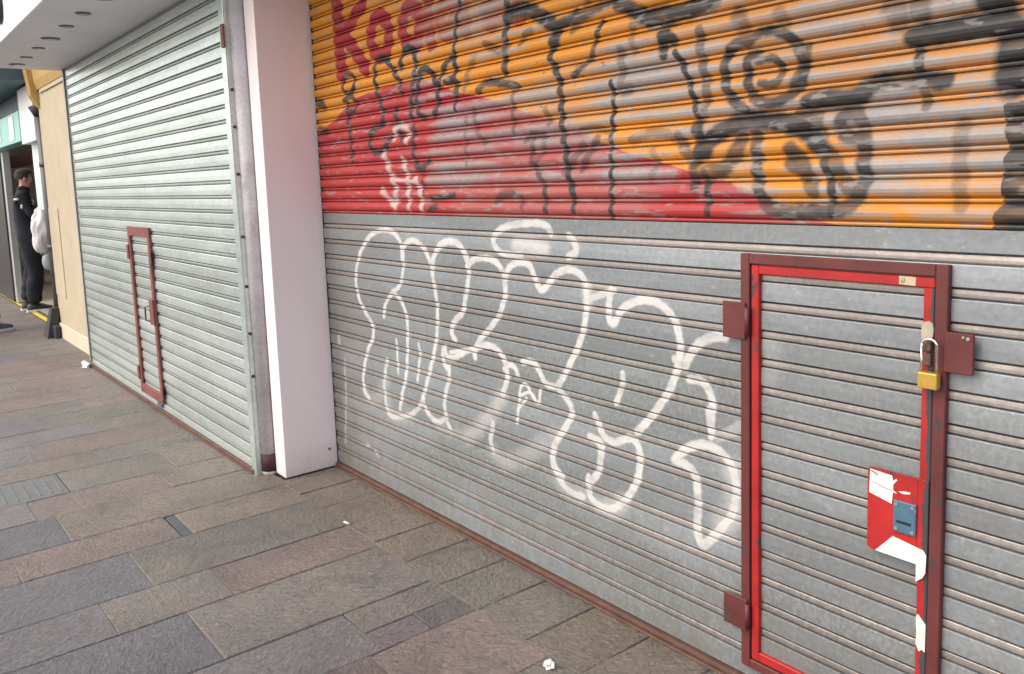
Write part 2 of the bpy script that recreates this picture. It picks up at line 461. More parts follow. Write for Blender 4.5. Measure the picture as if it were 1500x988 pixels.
for pts, r, a in (
    ([(450, 150), (450, 230), (430, 290), (395, 340), (350, 370), (305, 360), (270, 330), (258, 280), (262, 250)], .017, .95),
    ([(390, 345), (350, 372), (300, 362)], .026, .7),
    ([(265, 100), (300, 130), (305, 190), (295, 240), (270, 270)], .016, .8),
    ([(180, 60), (145, 110), (125, 170), (135, 230), (165, 280), (205, 315), (240, 325)], .017, .85),
    ([(150, 270), (200, 315), (250, 318)], .028, .4),
    ([(580, 190), (620, 150), (680, 130), (740, 150), (780, 190), (805, 250), (810, 330), (790, 400), (740, 460), (700, 500), (680, 500), (665, 450), (668, 380), (668, 300), (655, 240), (620, 205), (580, 190)], .018, .93),
    ([(800, 230), (815, 300), (800, 390), (760, 440)], .035, .6),
    ([(710, 0), (715, 50), (718, 100)], .016, .9),
    ([(830, 60), (790, 85), (740, 105)], .02, .4)):
    stroke(m_wht, pts, W3, r * (.76 if r < .021 else 1), .24 if r < .021 else .6, a * (.93 if r < .021 else .72))
stroke(m_wht, [(215, 420), (240, 470), (225, 560)], D1, .03, .6, .16)
m_wht *= np.clip(0.80 + (n2 - .35) * 1.0, 0.5, 1)

c_or, c_rd, c_tx, c_sl, c_bk, c_wh = (np.array(c) for c in ((.56, .225, .020), (.36, .030, .034), (.30, .018, .026), (.285, .280, .278), (.030, .030, .032), (.60, .595, .58)))
img = np.zeros((NH, NW, 4))
img[..., :3] = c_or * (0.88 + 0.24 * vnoise(.25, .06, 3))[..., None]
top = (ZG > ZB)[:, None]
img[..., 3] = top * 1.0
def over(mask, col, a=1.0, only=None):
    k = (mask * a)[..., None]
    img[..., :3] = img[..., :3] * (1 - k) + col * k
over(m_red * np.clip(0.9 + .2 * n1, 0, 1), c_rd)
over(m_txt * np.clip(1.05 - 0.4 * np.clip((XG + 3.0) / .25, 0, 1)[None, :], 0, 1) * (1 - m_red), c_tx)
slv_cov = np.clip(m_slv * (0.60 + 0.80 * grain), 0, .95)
over(slv_cov, c_sl[None, None, :] * (0.72 + 0.55 * crown)[..., None])  # silver lightened on the crowns as a painted-in highlight
dust = np.clip((vnoise(.5, .25, 3) - .47) / .12, 0, 1) * np.clip((XG + 3.2) / .6, 0, 1)[None, :] * (0.4 + .6 * n2)
over(dust * .38, np.array((.25, .205, .18)))
over(np.clip(m_blk * (0.75 + .5 * n2), 0, 1), c_bk)
wear = np.clip((vnoise(.06, .012, 3) - .66) / .06, 0, 1) * top
over(wear * .45 * (1 - .7 * m_txt), c_sl)
specks = np.clip((vnoise(.012, .010, 1) - .93) / .03, 0, 1) * np.clip((vnoise(.3, .1, 1) - .55) / .1, 0, 1)
over(specks * .8 * top, np.array((.09, .045, .03)))
wtop = m_wht * top
over(wtop * .85, c_wh)
wlow = m_wht * (~top)
img[..., :3] = np.where(top[..., None], img[..., :3], c_wh)
img[..., 3] = np.where(top, 1.0 - 0.12 * wear - 0.55 * slv_cov * (1 - np.clip(m_blk + wtop, 0, 1)), wlow)
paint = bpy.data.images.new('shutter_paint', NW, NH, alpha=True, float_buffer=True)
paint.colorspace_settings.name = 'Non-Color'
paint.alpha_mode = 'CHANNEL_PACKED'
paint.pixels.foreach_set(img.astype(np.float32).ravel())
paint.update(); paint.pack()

# ------------------------------------------------------------------ material list
def galv(name, base, paint_img=None, rough=0.46, metal=0.55, grime=0.0, spangle=1.0, dirt=1.0):
    m, t, b = newmat(name)
    info = N(t, 'ShaderNodeObjectInfo')
    n = noise(t, 2.2, 5, 0.6, pos_vec(t, (1, 1, 3)))
    r = ramp(t, n.outputs['Fac'], ((0.25, tuple(c * .84 for c in base)), (0.75, tuple(c * 1.14 for c in base))))
    vo = N(t, 'ShaderNodeTexVoronoi', Scale=95.0)
    t.links.new(pos_vec(t), vo.inputs['Vector'])
    sp = ramp(t, vo.outputs['Color'], ((0.1, 1 - .16 * spangle), (0.9, 1 + .0)))
    c = mix(t, 1.0, r.outputs[0], sp.outputs[0], 'MULTIPLY')
    per = N(t, 'ShaderNodeMapRange'); per.inputs['To Min'].default_value = .74 if paint_img else .88; per.inputs['To Max'].default_value = 1.0
    t.links.new(info.outputs['Random'], per.inputs['Value'])
    c = mix(t, 1.0, c, per.outputs[0], 'MULTIPLY')
    # grey-white blotches of zinc bloom
    nb = noise(t, 26, 4, .7, pos_vec(t, (1, 1, 1.6)))
    rb = ramp(t, nb.outputs['Fac'], ((.60, 0.0), (.74, .35)))
    c = mix(t, rb.outputs[0], c, (.62, .61, .58))
    # dirt runs and rust freckles
    nr = noise(t, 5, 6, .7, pos_vec(t, (5, 1, 1)))
    rr_ = ramp(t, nr.outputs['Fac'], ((.56, 0.0), (.80, (.55 + grime * .3) * dirt)))
    c = mix(t, rr_.outputs[0], c, (.20, .165, .14))
    mt = metal
    if paint_img is not None:
        nd = noise(t, 1.3, 3, .5, pos_vec(t, (.6, 1, 2.2)))
        ng2 = noise(t, 85, 3, .7, pos_vec(t, (1, 1, .8)))
        fd = math_(t, 'MULTIPLY', ramp(t, nd.outputs['Fac'], ((.43, 0.0), (.60, 1.0))).outputs[0], ramp(t, ng2.outputs['Fac'], ((.40, .15), (.60, .75))).outputs[0])
        c = mix(t, fd, c, (.165, .172, .165))
        g = N(t, 'ShaderNodeNewGeometry')
        sx = N(t, 'ShaderNodeSeparateXYZ'); t.links.new(g.outputs['Position'], sx.inputs[0])
        cx = N(t, 'ShaderNodeCombineXYZ')
        t.links.new(math_(t, 'DIVIDE', math_(t, 'SUBTRACT', sx.outputs[0], PX0), PX1 - PX0), cx.inputs[0])
        t.links.new(math_(t, 'DIVIDE', math_(t, 'SUBTRACT', sx.outputs[2], PZ0), PZ1 - PZ0), cx.inputs[1])
        im = N(t, 'ShaderNodeTexImage'); im.image = paint_img; im.extension = 'EXTEND'; im.interpolation = 'Linear'
        t.links.new(cx.outputs[0], im.inputs[0])
        # grime beside the pillar on the lower left of the big shutter
        gx = N(t, 'ShaderNodeMapRange'); gx.inputs[1].default_value = -3.35; gx.inputs[2].default_value = -3.9
        t.links.new(sx.outputs[0], gx.inputs[0])
        ng = noise(t, 9, 5, .7, pos_vec(t, (1, 1, .5)))
        gf = math_(t, 'MULTIPLY', gx.outputs[0], math_(t, 'MULTIPLY', ng.outputs['Fac'], .95), clamp=True)
        c = mix(t, gf, c, (.17, .138, .12))
        ft = N(t, 'ShaderNodeMapRange'); ft.inputs[1].default_value = .55; ft.inputs[2].default_value = .0
        t.links.new(sx.outputs[2], ft.inputs[0])
        nf = noise(t, 14, 6, .72, pos_vec(t, (2.5, 1, .8)))
        c = mix(t, math_(t, 'MULTIPLY', ft.outputs[0], ramp(t, nf.outputs['Fac'], ((.42, 0.0), (.72, .75))).outputs[0], clamp=True), c, (.17, .145, .12))
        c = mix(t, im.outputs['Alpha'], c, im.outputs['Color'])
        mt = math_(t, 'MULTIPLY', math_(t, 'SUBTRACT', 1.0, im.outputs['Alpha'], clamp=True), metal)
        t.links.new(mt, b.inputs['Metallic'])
    else:
        b.inputs['Metallic'].default_value = metal
    t.links.new(c, b.inputs['Base Color'])
    nn = noise(t, 30, 4, .6, pos_vec(t))
    rg = N(t, 'ShaderNodeMapRange'); rg.inputs['To Min'].default_value = rough - .08; rg.inputs['To Max'].default_value = rough + .14
    t.links.new(nn.outputs['Fac'], rg.inputs['Value']); t.links.new(rg.outputs[0], b.inputs['Roughness'])
    n4 = noise(t, 6, 3, .5, pos_vec(t, (1, 1, 2)))
    bump(t, b, n4.outputs['Fac'], .30 * (.5 + .5 * dirt), .004)
    return m

def worn_paint(name, col, under, amount, rough=.45, scale=22, right_edge=None):
    m, t, b = newmat(name)
    n = noise(t, scale, 6, .7, pos_vec(t, (1, 1, .45)))
    fac = n.outputs['Fac']
    if right_edge is not None:
        g = N(t, 'ShaderNodeNewGeometry'); sx = N(t, 'ShaderNodeSeparateXYZ'); t.links.new(g.outputs['Position'], sx.inputs[0])
        mr = N(t, 'ShaderNodeMapRange'); mr.inputs[1].default_value = right_edge[0]; mr.inputs[2].default_value = right_edge[1]; mr.inputs[4].default_value = right_edge[2]
        t.links.new(sx.outputs[0], mr.inputs[0])
        fac = math_(t, 'ADD', fac, mr.outputs[0])
    r = ramp(t, fac, ((amount, 0.0), (amount + .03, 1.0)))
    n2 = noise(t, 7, 5, .6, pos_vec(t))
    r2 = ramp(t, n2.outputs['Fac'], ((.25, tuple(c * .62 for c in col)), (.75, tuple(c * 1.25 for c in col))))
    c = mix(t, r.outputs[0], r2.outputs[0], under)
    t.links.new(c, b.inputs['Base Color'])
    b.inputs['Roughness'].default_value = rough
    bump(t, b, r.outputs[0], -.4, .0008)
    return m

M = {}
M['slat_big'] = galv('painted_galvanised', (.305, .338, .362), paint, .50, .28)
M['bead_big'] = galv('painted_bead', (.41, .375, .355), paint, .44, .45)  # tan base stands in for the paving reflected in the beads
M['slat_small'] = galv('galvanised', (.76, .865, .835), None, .30, .70, dirt=.35)
M['bead_small'] = galv('galvanised_bead', (.40, .43, .41), None, .34, .6, dirt=.5)  # base darkened to stand in for the beads' shaded undersides
M['guide'] = galv('guide_steel', (.48, .48, .50), None, .5, .45)
M['post'] = galv('post_steel', (.54, .525, .55), None, .62, .12, grime=.2)
M['rust'] = simple('rusty_steel', (.105, .056, .040), .8, 0, .35, 18, .4)
M['oxide'] = worn_paint('red_oxide_paint', (.115, .024, .023), (.05, .036, .033), .61, .55, 26)
M['oxide_small'] = worn_paint('brown_red_paint', (.20, .06, .05), (.06, .035, .03), .74, .55, 18)
M['red'] = worn_paint('bright_red_paint', (.37, .017, .017), (.06, .045, .045), .60, .42, 30)
M['red_peel'] = worn_paint('peeling_red_paint', (.37, .017, .017), (.05, .052, .06), .68, .42, 30, (-.882, -.862, .42))
M['blue'] = worn_paint('blue_grey_lock', (.055, .125, .185), (.22, .25, .27), .66, .4, 40)
M['screw'] = simple('screw', (.55, .55, .52), .35, .8, .1, 30, 0)
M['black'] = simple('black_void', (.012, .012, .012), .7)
M['brass'] = simple('brass', (.52, .34, .07), .42, .45, .18, 60, .1)
M['chrome'] = simple('shackle_steel', (.72, .70, .70), .25, .9, .05, 60, 0)
M['sticker'] = worn_paint('sticker_paper', (.78, .76, .70), (.45, .10, .09), .70, .7, 45)
M['tag'] = worn_paint('old_paper_tag', (.50, .42, .28), (.22, .15, .09), .55, .8, 120)
M['tagcream'] = worn_paint('worn_cream_plate', (.42, .37, .29), (.13, .08, .05), .60, .7, 70)
M['hasp'] = simple('rusty_hasp', (.17, .115, .085), .7, .3, .4, 80, .3)
M['cream'] = simple('cream_metal', (.50, .46, .36), .6, .1, .2, 60, .2)
def pillar_mat():
    m, t, b = newmat('pillar_paint')
    n = noise(t, 1.6, 4, .6, pos_vec(t, (3, 3, 1)))
    r = ramp(t, n.outputs['Fac'], ((.3, (.88, .765, .775)), (.7, (.92, .82, .825))))
    n3 = noise(t, 10, 6, .7, pos_vec(t, (9, 9, .7)))
    r3 = ramp(t, n3.outputs['Fac'], ((.60, 0.0), (.85, .30)))
    c = mix(t, r3.outputs[0], r.outputs[0], (.42, .36, .35))
    # splash dirt along the foot
    g = N(t, 'ShaderNodeNewGeometry'); sx = N(t, 'ShaderNodeSeparateXYZ'); t.links.new(g.outputs['Position'], sx.inputs[0])
    mr = N(t, 'ShaderNodeMapRange'); mr.inputs[1].default_value = .16; mr.inputs[2].default_value = 0.0
    t.links.new(sx.outputs[2], mr.inputs[0])
    n4 = noise(t, 22, 5, .7, pos_vec(t))
    c = mix(t, math_(t, 'MULTIPLY', mr.outputs[0], math_(t, 'MULTIPLY', n4.outputs['Fac'], .7), clamp=True), c, (.25, .2, .18))
    t.links.new(c, b.inputs['Base Color'])
    b.inputs['Roughness'].default_value = .42
    n2 = noise(t, 9, 3, .5, pos_vec(t)); bump(t, b, n2.outputs['Fac'], .12, .003)
    return m
M['pillar'] = pillar_mat()
M['fascia'] = simple('white_fascia', (.82, .82, .83), .35, 0, .03, 3, .03)
M['soffit'] = simple('grey_soffit', (.80, .78, .83), .55, 0, .08, 2.5, .05)
M['navy'] = simple('navy_letter', (.03, .035, .06), .4)
M['redletter'] = simple('red_letter', (.55, .05, .08), .4)
M['lampring'] = simple('lamp_ring', (.20, .20, .21), .4, .5)
M['lampglass'] = simple('lamp_glass', (.45, .45, .46), .2)
M['creamwall'] = simple('cream_render', (.44, .375, .265), .75, 0, .14, 3, .25)
M['creampale'] = simple('pale_cream_render', (.56, .49, .375), .75, 0, .08, 3, .25)
M['ochre'] = simple('ochre_timber', (.42, .27, .085), .6, 0, .2, 9, .2, (4, 4, .6))
M['pipe'] = simple('dark_pipe', (.10, .095, .10), .5, .2, .25, 12, .1)
M['rubber'] = simple('black_rubber_and_shade', (.035, .035, .038), .7, 0, .3, 20, .3)  # rubber parts, and dark strips standing in for shaded gaps
M['alu'] = simple('aluminium', (.60, .62, .62), .35, .6, .08, 6, .05)
M['darkframe'] = simple('dark_frame', (.035, .028, .03), .4, .1)
M['teal'] = simple('teal_sign', (.20, .52, .50), .3, 0, .12, 5, .03)
M['tealpale'] = simple('pale_teal', (.62, .78, .76), .3, 0, .08, 5, .03)
M['slate_blue'] = simple('slate_blue_panel', (.06, .10, .13), .5, 0, .2, 4, .05)
M['white'] = simple('white_plain', (.8, .8, .79), .6, 0, .04, 20, .1)
M['yellow'] = simple('yellow_line', (.62, .52, .05), .6, 0, .25, 25, .2)
M['shopred'] = simple('shop_red', (.35, .02, .03), .5)
M['shopdark'] = simple('shop_dark', (.06, .05, .05), .6, 0, .3)
M['shopwall'] = simple('shop_wall', (.34, .32, .28), .7)
M['shopfloor'] = simple('shop_floor', (.38, .33, .27), .35)
M['wall'] = simple('render_wall', (.45, .42, .38), .8, 0, .1, 3, .2)
M['asphalt'] = simple('asphalt', (.05, .05, .052), .85, 0, .2, 30, .4)
M['kerb'] = simple('kerb_stone', (.30, .29, .28), .8, 0, .15, 12, .3)
M['mortar'] = simple('mortar', (.075, .065, .055), .9, 0, .3, 40, .5)
M['grout'] = simple('pale_grout', (.150, .138, .124), .9, 0, .25, 50, .5)
M['coverplate'] = simple('iron_cover', (.075, .085, .09), .55, .2, .25, 30, .3)
M['coverstone'] = simple('worn_cover', (.125, .13, .132), .7, 0, .2, 30, .3)
M['foot'] = simple('maroon_foot_paint', (.055, .018, .020), .75, 0, .3, 25, .2)
M['grit'] = simple('grit', (.13, .105, .08), .9, 0, .5, 90, 0)
M['cloth'] = simple('navy_cloth', (.010, .012, .019), .9, 0, .25, 14, .3)
M['cloth2'] = simple('dark_denim', (.03, .035, .05), .9, 0, .25, 14, .3)
M['skin'] = simple('skin', (.42, .22, .155), .55, 0, .1, 20, .05)
M['hair'] = simple('hair', (.045, .035, .03), .8, 0, .3, 60, .4)
M['cap'] = simple('cap_cloth', (.035, .034, .036), .85, 0, .2, 30, .2)
M['shoe'] = simple('shoe_black', (.022, .022, .025), .6)
M['shoegrey'] = simple('shoe_grey', (.10, .11, .12), .6)
M['sole'] = simple('shoe_sole', (.70, .69, .66), .6)
M['bagwhite'] = simple('white_bag', (.74, .72, .72), .6, 0, .08, 12, .5)
M['baggrey'] = simple('grey_bag', (.36, .40, .43), .35, 0, .2, 14, .4)
M['eye'] = simple('eye', (.03, .025, .02), .2)
M['filter'] = simple('cigarette_filter', (.55, .33, .13), .8)

m_, t_, b_ = newmat('lit_shop_lamp')
b_.inputs['Emission Color'].default_value = (1, .95, .86, 1)
b_.inputs['Emission Strength'].default_value = 14.0
M['lamp'] = m_

def slate_mat():
    m, t, b = newmat('riven_slate')
    info = N(t, 'ShaderNodeObjectInfo')
    g = N(t, 'ShaderNodeNewGeometry')
    off = N(t, 'ShaderNodeVectorMath', operation='SCALE'); off.inputs[3].default_value = 37.0
    cmb = N(t, 'ShaderNodeCombineXYZ')
    t.links.new(info.outputs['Random'], cmb.inputs[0]); t.links.new(info.outputs['Random'], cmb.inputs[1])
    t.links.new(cmb.outputs[0], off.inputs[0])
    add = N(t, 'ShaderNodeVectorMath', operation='ADD')
    t.links.new(g.outputs['Position'], add.inputs[0]); t.links.new(off.outputs[0], add.inputs[1])
    rot = N(t, 'ShaderNodeVectorRotate', rotation_type='Z_AXIS')
    t.links.new(add.outputs[0], rot.inputs[0]); t.links.new(math_(t, 'MULTIPLY', info.outputs['Random'], 6.0), rot.inputs['Angle'])
    vec = rot.outputs[0]
    big = noise(t, 2.6, 5, .6, vec, .5)
    rb = ramp(t, big.outputs['Fac'], ((.25, (.80, .80, .82)), (.5, (1, 1, 1)), (.75, (1.18, 1.12, 1.06))))
    c = mix(t, 1.0, info.outputs['Color'], rb.outputs[0], 'MULTIPLY')
    # iron-red bloom on some slabs
    nr = noise(t, 3.5, 4, .6, vec, .8)
    rr = ramp(t, nr.outputs['Fac'], ((.58, 0.0), (.76, .4)))
    c = mix(t, rr.outputs[0], c, (.19, .12, .10))
    st = N(t, 'ShaderNodeMapping'); st.inputs['Scale'].default_value = (1, 3.2, 1); t.links.new(vec, st.inputs[0])
    fine = noise(t, 33, 8, .72, st.outputs[0], 1.6)
    rf = ramp(t, fine.outputs['Fac'], ((.35, .46), (.65, 1.48)))
    c = mix(t, 1.0, c, rf.outputs[0], 'MULTIPLY')
    # ground-in street dirt, paler dust near the shop fronts
    gr = noise(t, 1.1, 6, .65, pos_vec(t))
    rg = ramp(t, gr.outputs['Fac'], ((.35, .80), (.7, 1.14)))
    c = mix(t, 1.0, c, rg.outputs[0], 'MULTIPLY')
    sp = N(t, 'ShaderNodeTexVoronoi', Scale=19.0); t.links.new(pos_vec(t), sp.inputs['Vector'])
    rs = ramp(t, sp.outputs['Distance'], ((.05, .6), (.075, 0.0)))
    ns = noise(t, 1.7, 2, .5, pos_vec(t)); rn = ramp(t, ns.outputs['Fac'], ((.56, 0.0), (.6, 1.0)))
    c = mix(t, math_(t, 'MULTIPLY', rs.outputs[0], rn.outputs[0]), c, (.22, .21, .19))
    sn = noise(t, 3.2, 7, .75, pos_vec(t), .8); rn2 = ramp(t, sn.outputs['Fac'], ((.57, 0.0), (.66, .45)))
    c = mix(t, rn2.outputs[0], c, (.085, .078, .070))
    t.links.new(c, b.inputs['Base Color'])
    rr2 = ramp(t, fine.outputs['Fac'], ((.3, .48), (.7, .72)))
    t.links.new(rr2.outputs[0], b.inputs['Roughness'])
    lay = noise(t, 12, 6, .65, vec, 2.6)
    h = math_(t, 'ADD', math_(t, 'MULTIPLY', fine.outputs['Fac'], .7), lay.outputs['Fac'])
    bump(t, b, h, 1.0, .013)
    return m
M['slate'] = slate_mat()

# ------------------------------------------------------------------ ground
mb = MB().box(-300, 300, -300, -3.2, -0.30, -0.13)
road = tag(mb.build('road', M['asphalt']), kind='structure')
mb = MB().box(-300, 300, -3.2, -3.02, -0.30, -0.004, .012)
kerb = tag(mb.build('kerb', M['kerb']), kind='structure')
mb = MB().box(-300, 300, -3.02, 300, -0.30, -0.012)
pavement = tag(mb.build('pavement', M['mortar']), kind='structure')

def slab_mesh(w, h, jit=.0025, ch=.0032, thick=.03):
    r = lambda: random.uniform(-jit, jit)
    c = [(-w / 2 + r(), -h / 2 + r()), (w / 2 + r(), -h / 2 + r()), (w / 2 + r(), h / 2 + r()), (-w / 2 + r(), h / 2 + r())]
    tz = [random.uniform(-.0018, .0018) for _ in range(4)]
    V, Fc = [], []
    for (x, y), z in zip(c, tz): V.append((x, y, -thick))
    # outline with a worn, slightly wavy edge: three points per side
    out = []
    for i in range(4):
        a, b = c[i], c[(i + 1) % 4]
        for f in (0, .33, .67):
            k = 0 if f == 0 else random.uniform(-.002, .002)
            nx, ny = (b[1] - a[1]), -(b[0] - a[0]); L = math.hypot(nx, ny)
            out.append((a[0] + (b[0] - a[0]) * f + nx / L * k, a[1] + (b[1] - a[1]) * f + ny / L * k))
    n = len(out)
    V = [(x, y, -thick) for x, y in out]
    V += [(x, y, -ch + random.uniform(-.001, .001)) for x, y in out]
    V += [(x * (1 - 2 * ch / w), y * (1 - 2 * ch / h), tz[i // 3] * .8) for i, (x, y) in enumerate(out)]
    for k in range(2):
        for i in range(n):
            j = (i + 1) % n
            Fc.append((k * n + i, k * n + j, (k + 1) * n + j, (k + 1) * n + i))
    Fc.append(tuple(range(2 * n, 3 * n)))
    me = bpy.data.meshes.new('paving_slab')
    me.from_pydata(V, [], Fc); me.update()
    return me

BLUE, BLUE2, GREY, BROWN, WARM, RED, GREEN = (.150, .150, .162), (.170, .161, .166), (.182, .167, .153), (.196, .171, .144), (.210, .179, .145), (.198, .158, .146), (.174, .163, .146)
def slab(x0, x1, y0, y1, col, gap=.0055, gy=.004, mat='slate', z=0.0, name='paving_slab'):
    me = slab_mesh(x1 - x0 - gap, y1 - y0 - gy)
    me.name = name
    me.materials.append(M[mat])
    o = bpy.data.objects.new(name, me)
    link(o, pavement, ((x0 + x1) / 2, (y0 + y1) / 2, z + random.uniform(-.0012, .0012)))
    v = random.uniform(.93, 1.07)
    o.color = (*(c * v for c in col), 1)
    return o
grout = MB()
def cross(x0, x1, y):
    grout.box(x0 + .004, x1 - .004, y - .003, y + .003, -.02, -.0022)

courses = [-1.50, -1.86, -2.245, -2.535, -2.925, -3.205, -3.587, -3.872, -4.235, -4.53, -4.90, -5.19, -5.57, -5.88, -6.237, -6.548, -6.92, -7.19, -7.565]
x = -7.565; k = 0
while x > -15.2:
    x -= (.30, .37)[k % 2] + random.uniform(-.02, .02); k += 1
    courses.append(x)
x = -1.50; k = 0
while x < 1.6:
    x += (.30, .37)[k % 2] + random.uniform(-.02, .02); k += 1
    courses.insert(0, x)
# joints read off the photograph: course index by its right edge -> list of y
KNOWN = {-1.86: [.55, 1.15], -2.245: [.30, .62], -2.535: [-.25, .80], -2.925: [-.35, .577, .975], -3.205: [-.15, .77], -3.587: [-.5, .393, .995, 1.042],
         -3.872: [-.2, .62], -4.235: [-.45, .55, 1.145], -4.53: [-.1, .745, 1.255], -4.90: [.2, .98], -5.19: [-.05, .708], -5.57: [.35, 1.10], -5.88: [.10, .86]}
KCOL = {(-2.925, 1): BLUE2, (-2.925, 2): GREY, (-2.925, 3): RED, (-3.205, 1): BLUE, (-3.205, 2): GREEN, (-2.535, 1): BLUE, (-2.535, 2): GREY, (-2.245, 2): GREY,
        (-3.587, 0): RED, (-3.587, 1): RED, (-3.587, 2): RED, (-3.587, 4): WARM, (-3.872, 2): BROWN, (-4.235, 1): BLUE2, (-4.235, 2): RED, (-4.53, 1): BLUE2, (-1.86, 2): RED}
for i in range(len(courses) - 1):
    xr, xl = courses[i], courses[i + 1]
    if xl < -7.87: yend = 1.70
    elif xl > -3.95: yend = 1.573
    elif xl > -4.2: yend = 1.60
    else: yend = 1.60
    y_start = -1.3 if xl > -9 else .3
    if xr in KNOWN: js = list(KNOWN[xr])
    else:
        js, y = [], y_start + random.uniform(.2, .8)
        while y < yend - .25:
            js.append(y); y += random.uniform(.45, 1.0)
    ys = [y_start - random.uniform(0, .4)] + js + [yend]
    for j in range(len(ys) - 1):
        y0, y1 = ys[j], ys[j + 1]
        ym = (y0 + y1) / 2
        col = KCOL.get((xr, j))
        if col is None:
            col = random.choice([BLUE, BLUE2, BLUE2, GREY] if ym < .55 else ([BLUE2, GREY, GREY, RED, BROWN] if ym < 1.05 else [GREY, BROWN, BROWN, RED, GREEN]))
        if xr == -3.587 and j == 3:
            slab(xl + .004, xr - .004, y0, y1, BLUE, .012, .010, 'coverplate', -.002, 'access_cover')['label'] = 'small dark iron cover strip set in the paving'
            continue
        if xr == -4.53 and j == 1:
            g = slab(xl, xr, y0, y1, GREY, .012, .012, 'coverstone', -.002, 'drain_cover')
            g['label'] = 'dark ribbed cover set in the paving'
            rb = MB()
            for q in range(17):
                yy = y0 + .03 + q * (y1 - y0 - .06) / 16
                rb.box(xl + .05, xr - .05, yy - .006, yy + .006, -.004, .0025, .0015)
            rb.build('rib', M['coverstone'], g)
            continue
        if xr == -2.245 and j == 2:
            # this slab is notched: three smaller stones fill its end
            slab(xl, xr, y0, 1.205, BLUE2)
            slab(-2.372, xr, 1.205, 1.387, (.165, .137, .142))
            slab(xl, -2.372, 1.205, yend, GREY)
            slab(-2.372, xr, 1.387, yend, (.115, .11, .112))
            cross(-2.372, xr, 1.205)
            continue
        slab(xl, xr, y0, y1, col)
        if j: cross(xl, xr, y0)
# the narrow border course under the big shutter
bx = [1.6]
while bx[-1] > -1.2: bx.append(bx[-1] - .248)
bx = [b for b in bx if b > -1.42] + [-1.49, -1.735, -1.985, -2.243, -2.484, -2.728, -2.967, -3.206, -3.463, -3.688, -3.93]
bcol = [BROWN, WARM, BROWN, GREEN, BROWN, GREY]
for i in range(len(bx) - 1):
    c_ = {-3.463: WARM, -3.688: BROWN, -3.206: WARM, -2.967: WARM, -2.728: GREEN, -2.484: GREEN, -2.243: GREEN, -1.985: WARM, -1.735: BROWN}.get(bx[i + 1], random.choice(bcol))
    slab(bx[i + 1], bx[i], 1.573, 1.925, c_)
grout.box(-3.93, 1.6, 1.5685, 1.5775, -.02, -.0015)
tag(grout.build('mortar_joints', M['grout'], pavement), kind='stuff')

# ------------------------------------------------------------------ the building behind (upper wall, unseen overhang and backing)
bld = thing('shop_building', 'upper wall, unseen overhang and piers of the shop row behind the shutters', 'building', (-4, 3, 0))
MB().box(-3.97, 2.2, 1.94, 5.0, 0, 2.62).build('wall', M['shopdark'], bld)
MB().box(-7.9, -4.02, 1.66, 5.0, 0, 2.6).build('wall', M['shopdark'], bld)
MB().box(-18, 2.2, 1.96, 5.0, 3.2, 8.0).build('wall', M['wall'], bld)
MB().box(-4.02, 2.2, 1.2, 1.955, 2.66, 3.6, .01).build('wall', M['wall'], bld)  # unseen overhang above the big shutter, placed to shade its top
MB().box(-9.7, -7.9, 1.74, 5.0, 0, 3.2).build('wall', M['wall'], bld)

# ------------------------------------------------------------------ slats
PROF_F = [(-.010, 0), (-.013, -.0026), (.0006, -.0031), (.0024, -.0050), (.0031, -.0118), (.0026, -.0182), (.0008, -.0205), (-.013, -.0209), (-.013, -.0240), (.0036, -.0245), (.0044, -.0268), (.0050, -.052), (.0042, -.0742), (.0022, -.0757), (-.010, -.0760), (-.010, -.0776)]
PROF_C = [(-.008, 0), (-.008, -.0016), (.001, -.0026), (.0070, -.008), (.0112, -.0150), (.0124, -.0225), (.0105, -.0310), (.0062, -.0380), (-.001, -.0425), (-.0065, -.0440), (-.0065, -.0450), (.0026, -.0462), (.0042, -.0492), (.0030, -.0528), (-.008, -.0536), (-.008, -.0557)]
PROF_L = [(-.014, 0), (-.014, -.0026), (.0004, -.0030), (.0020, -.0050), (.0026, -.0100), (.0020, -.0150), (.0004, -.0165), (-.014, -.0168), (-.014, -.0208), (.0040, -.0213), (.0050, -.0240), (.0056, -.050), (.0050, -.0735), (.0028, -.0757), (-.012, -.0760), (-.012, -.0776)]
def slat_mesh(prof, L, scale, mat, lastz=None):
    P = [(o, z * scale) for o, z in prof]
    if lastz is not None:                      # stretched bottom slat
        P = [(o, z if z > -.03 else (z + .0776 * scale + lastz if z < -.07 else z)) for o, z in P]
    V = [(0, -o, z) for o, z in P] + [(L, -o, z) for o, z in P]
    n = len(P)
    Fc = [(i, n + i, n + i + 1, i + 1) for i in range(n - 1)]
    me = bpy.data.meshes.new('slat')
    me.from_pydata(V, [], Fc)
    me.materials.append(mat)
    if prof is not PROF_C:                         # the rolled hinge bead between the flat faces has reflection and shade put into its colour
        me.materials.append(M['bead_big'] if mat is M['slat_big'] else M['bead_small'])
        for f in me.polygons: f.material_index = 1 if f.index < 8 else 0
    me.update()
    return me
def slat(me, x, y, z, parent, name='slat'):
    o = bpy.data.objects.new(name, me)
    o.rotation_euler.x = random.gauss(0, .011)
    return link(o, parent, (x, y + random.uniform(-.0012, .0012), z))

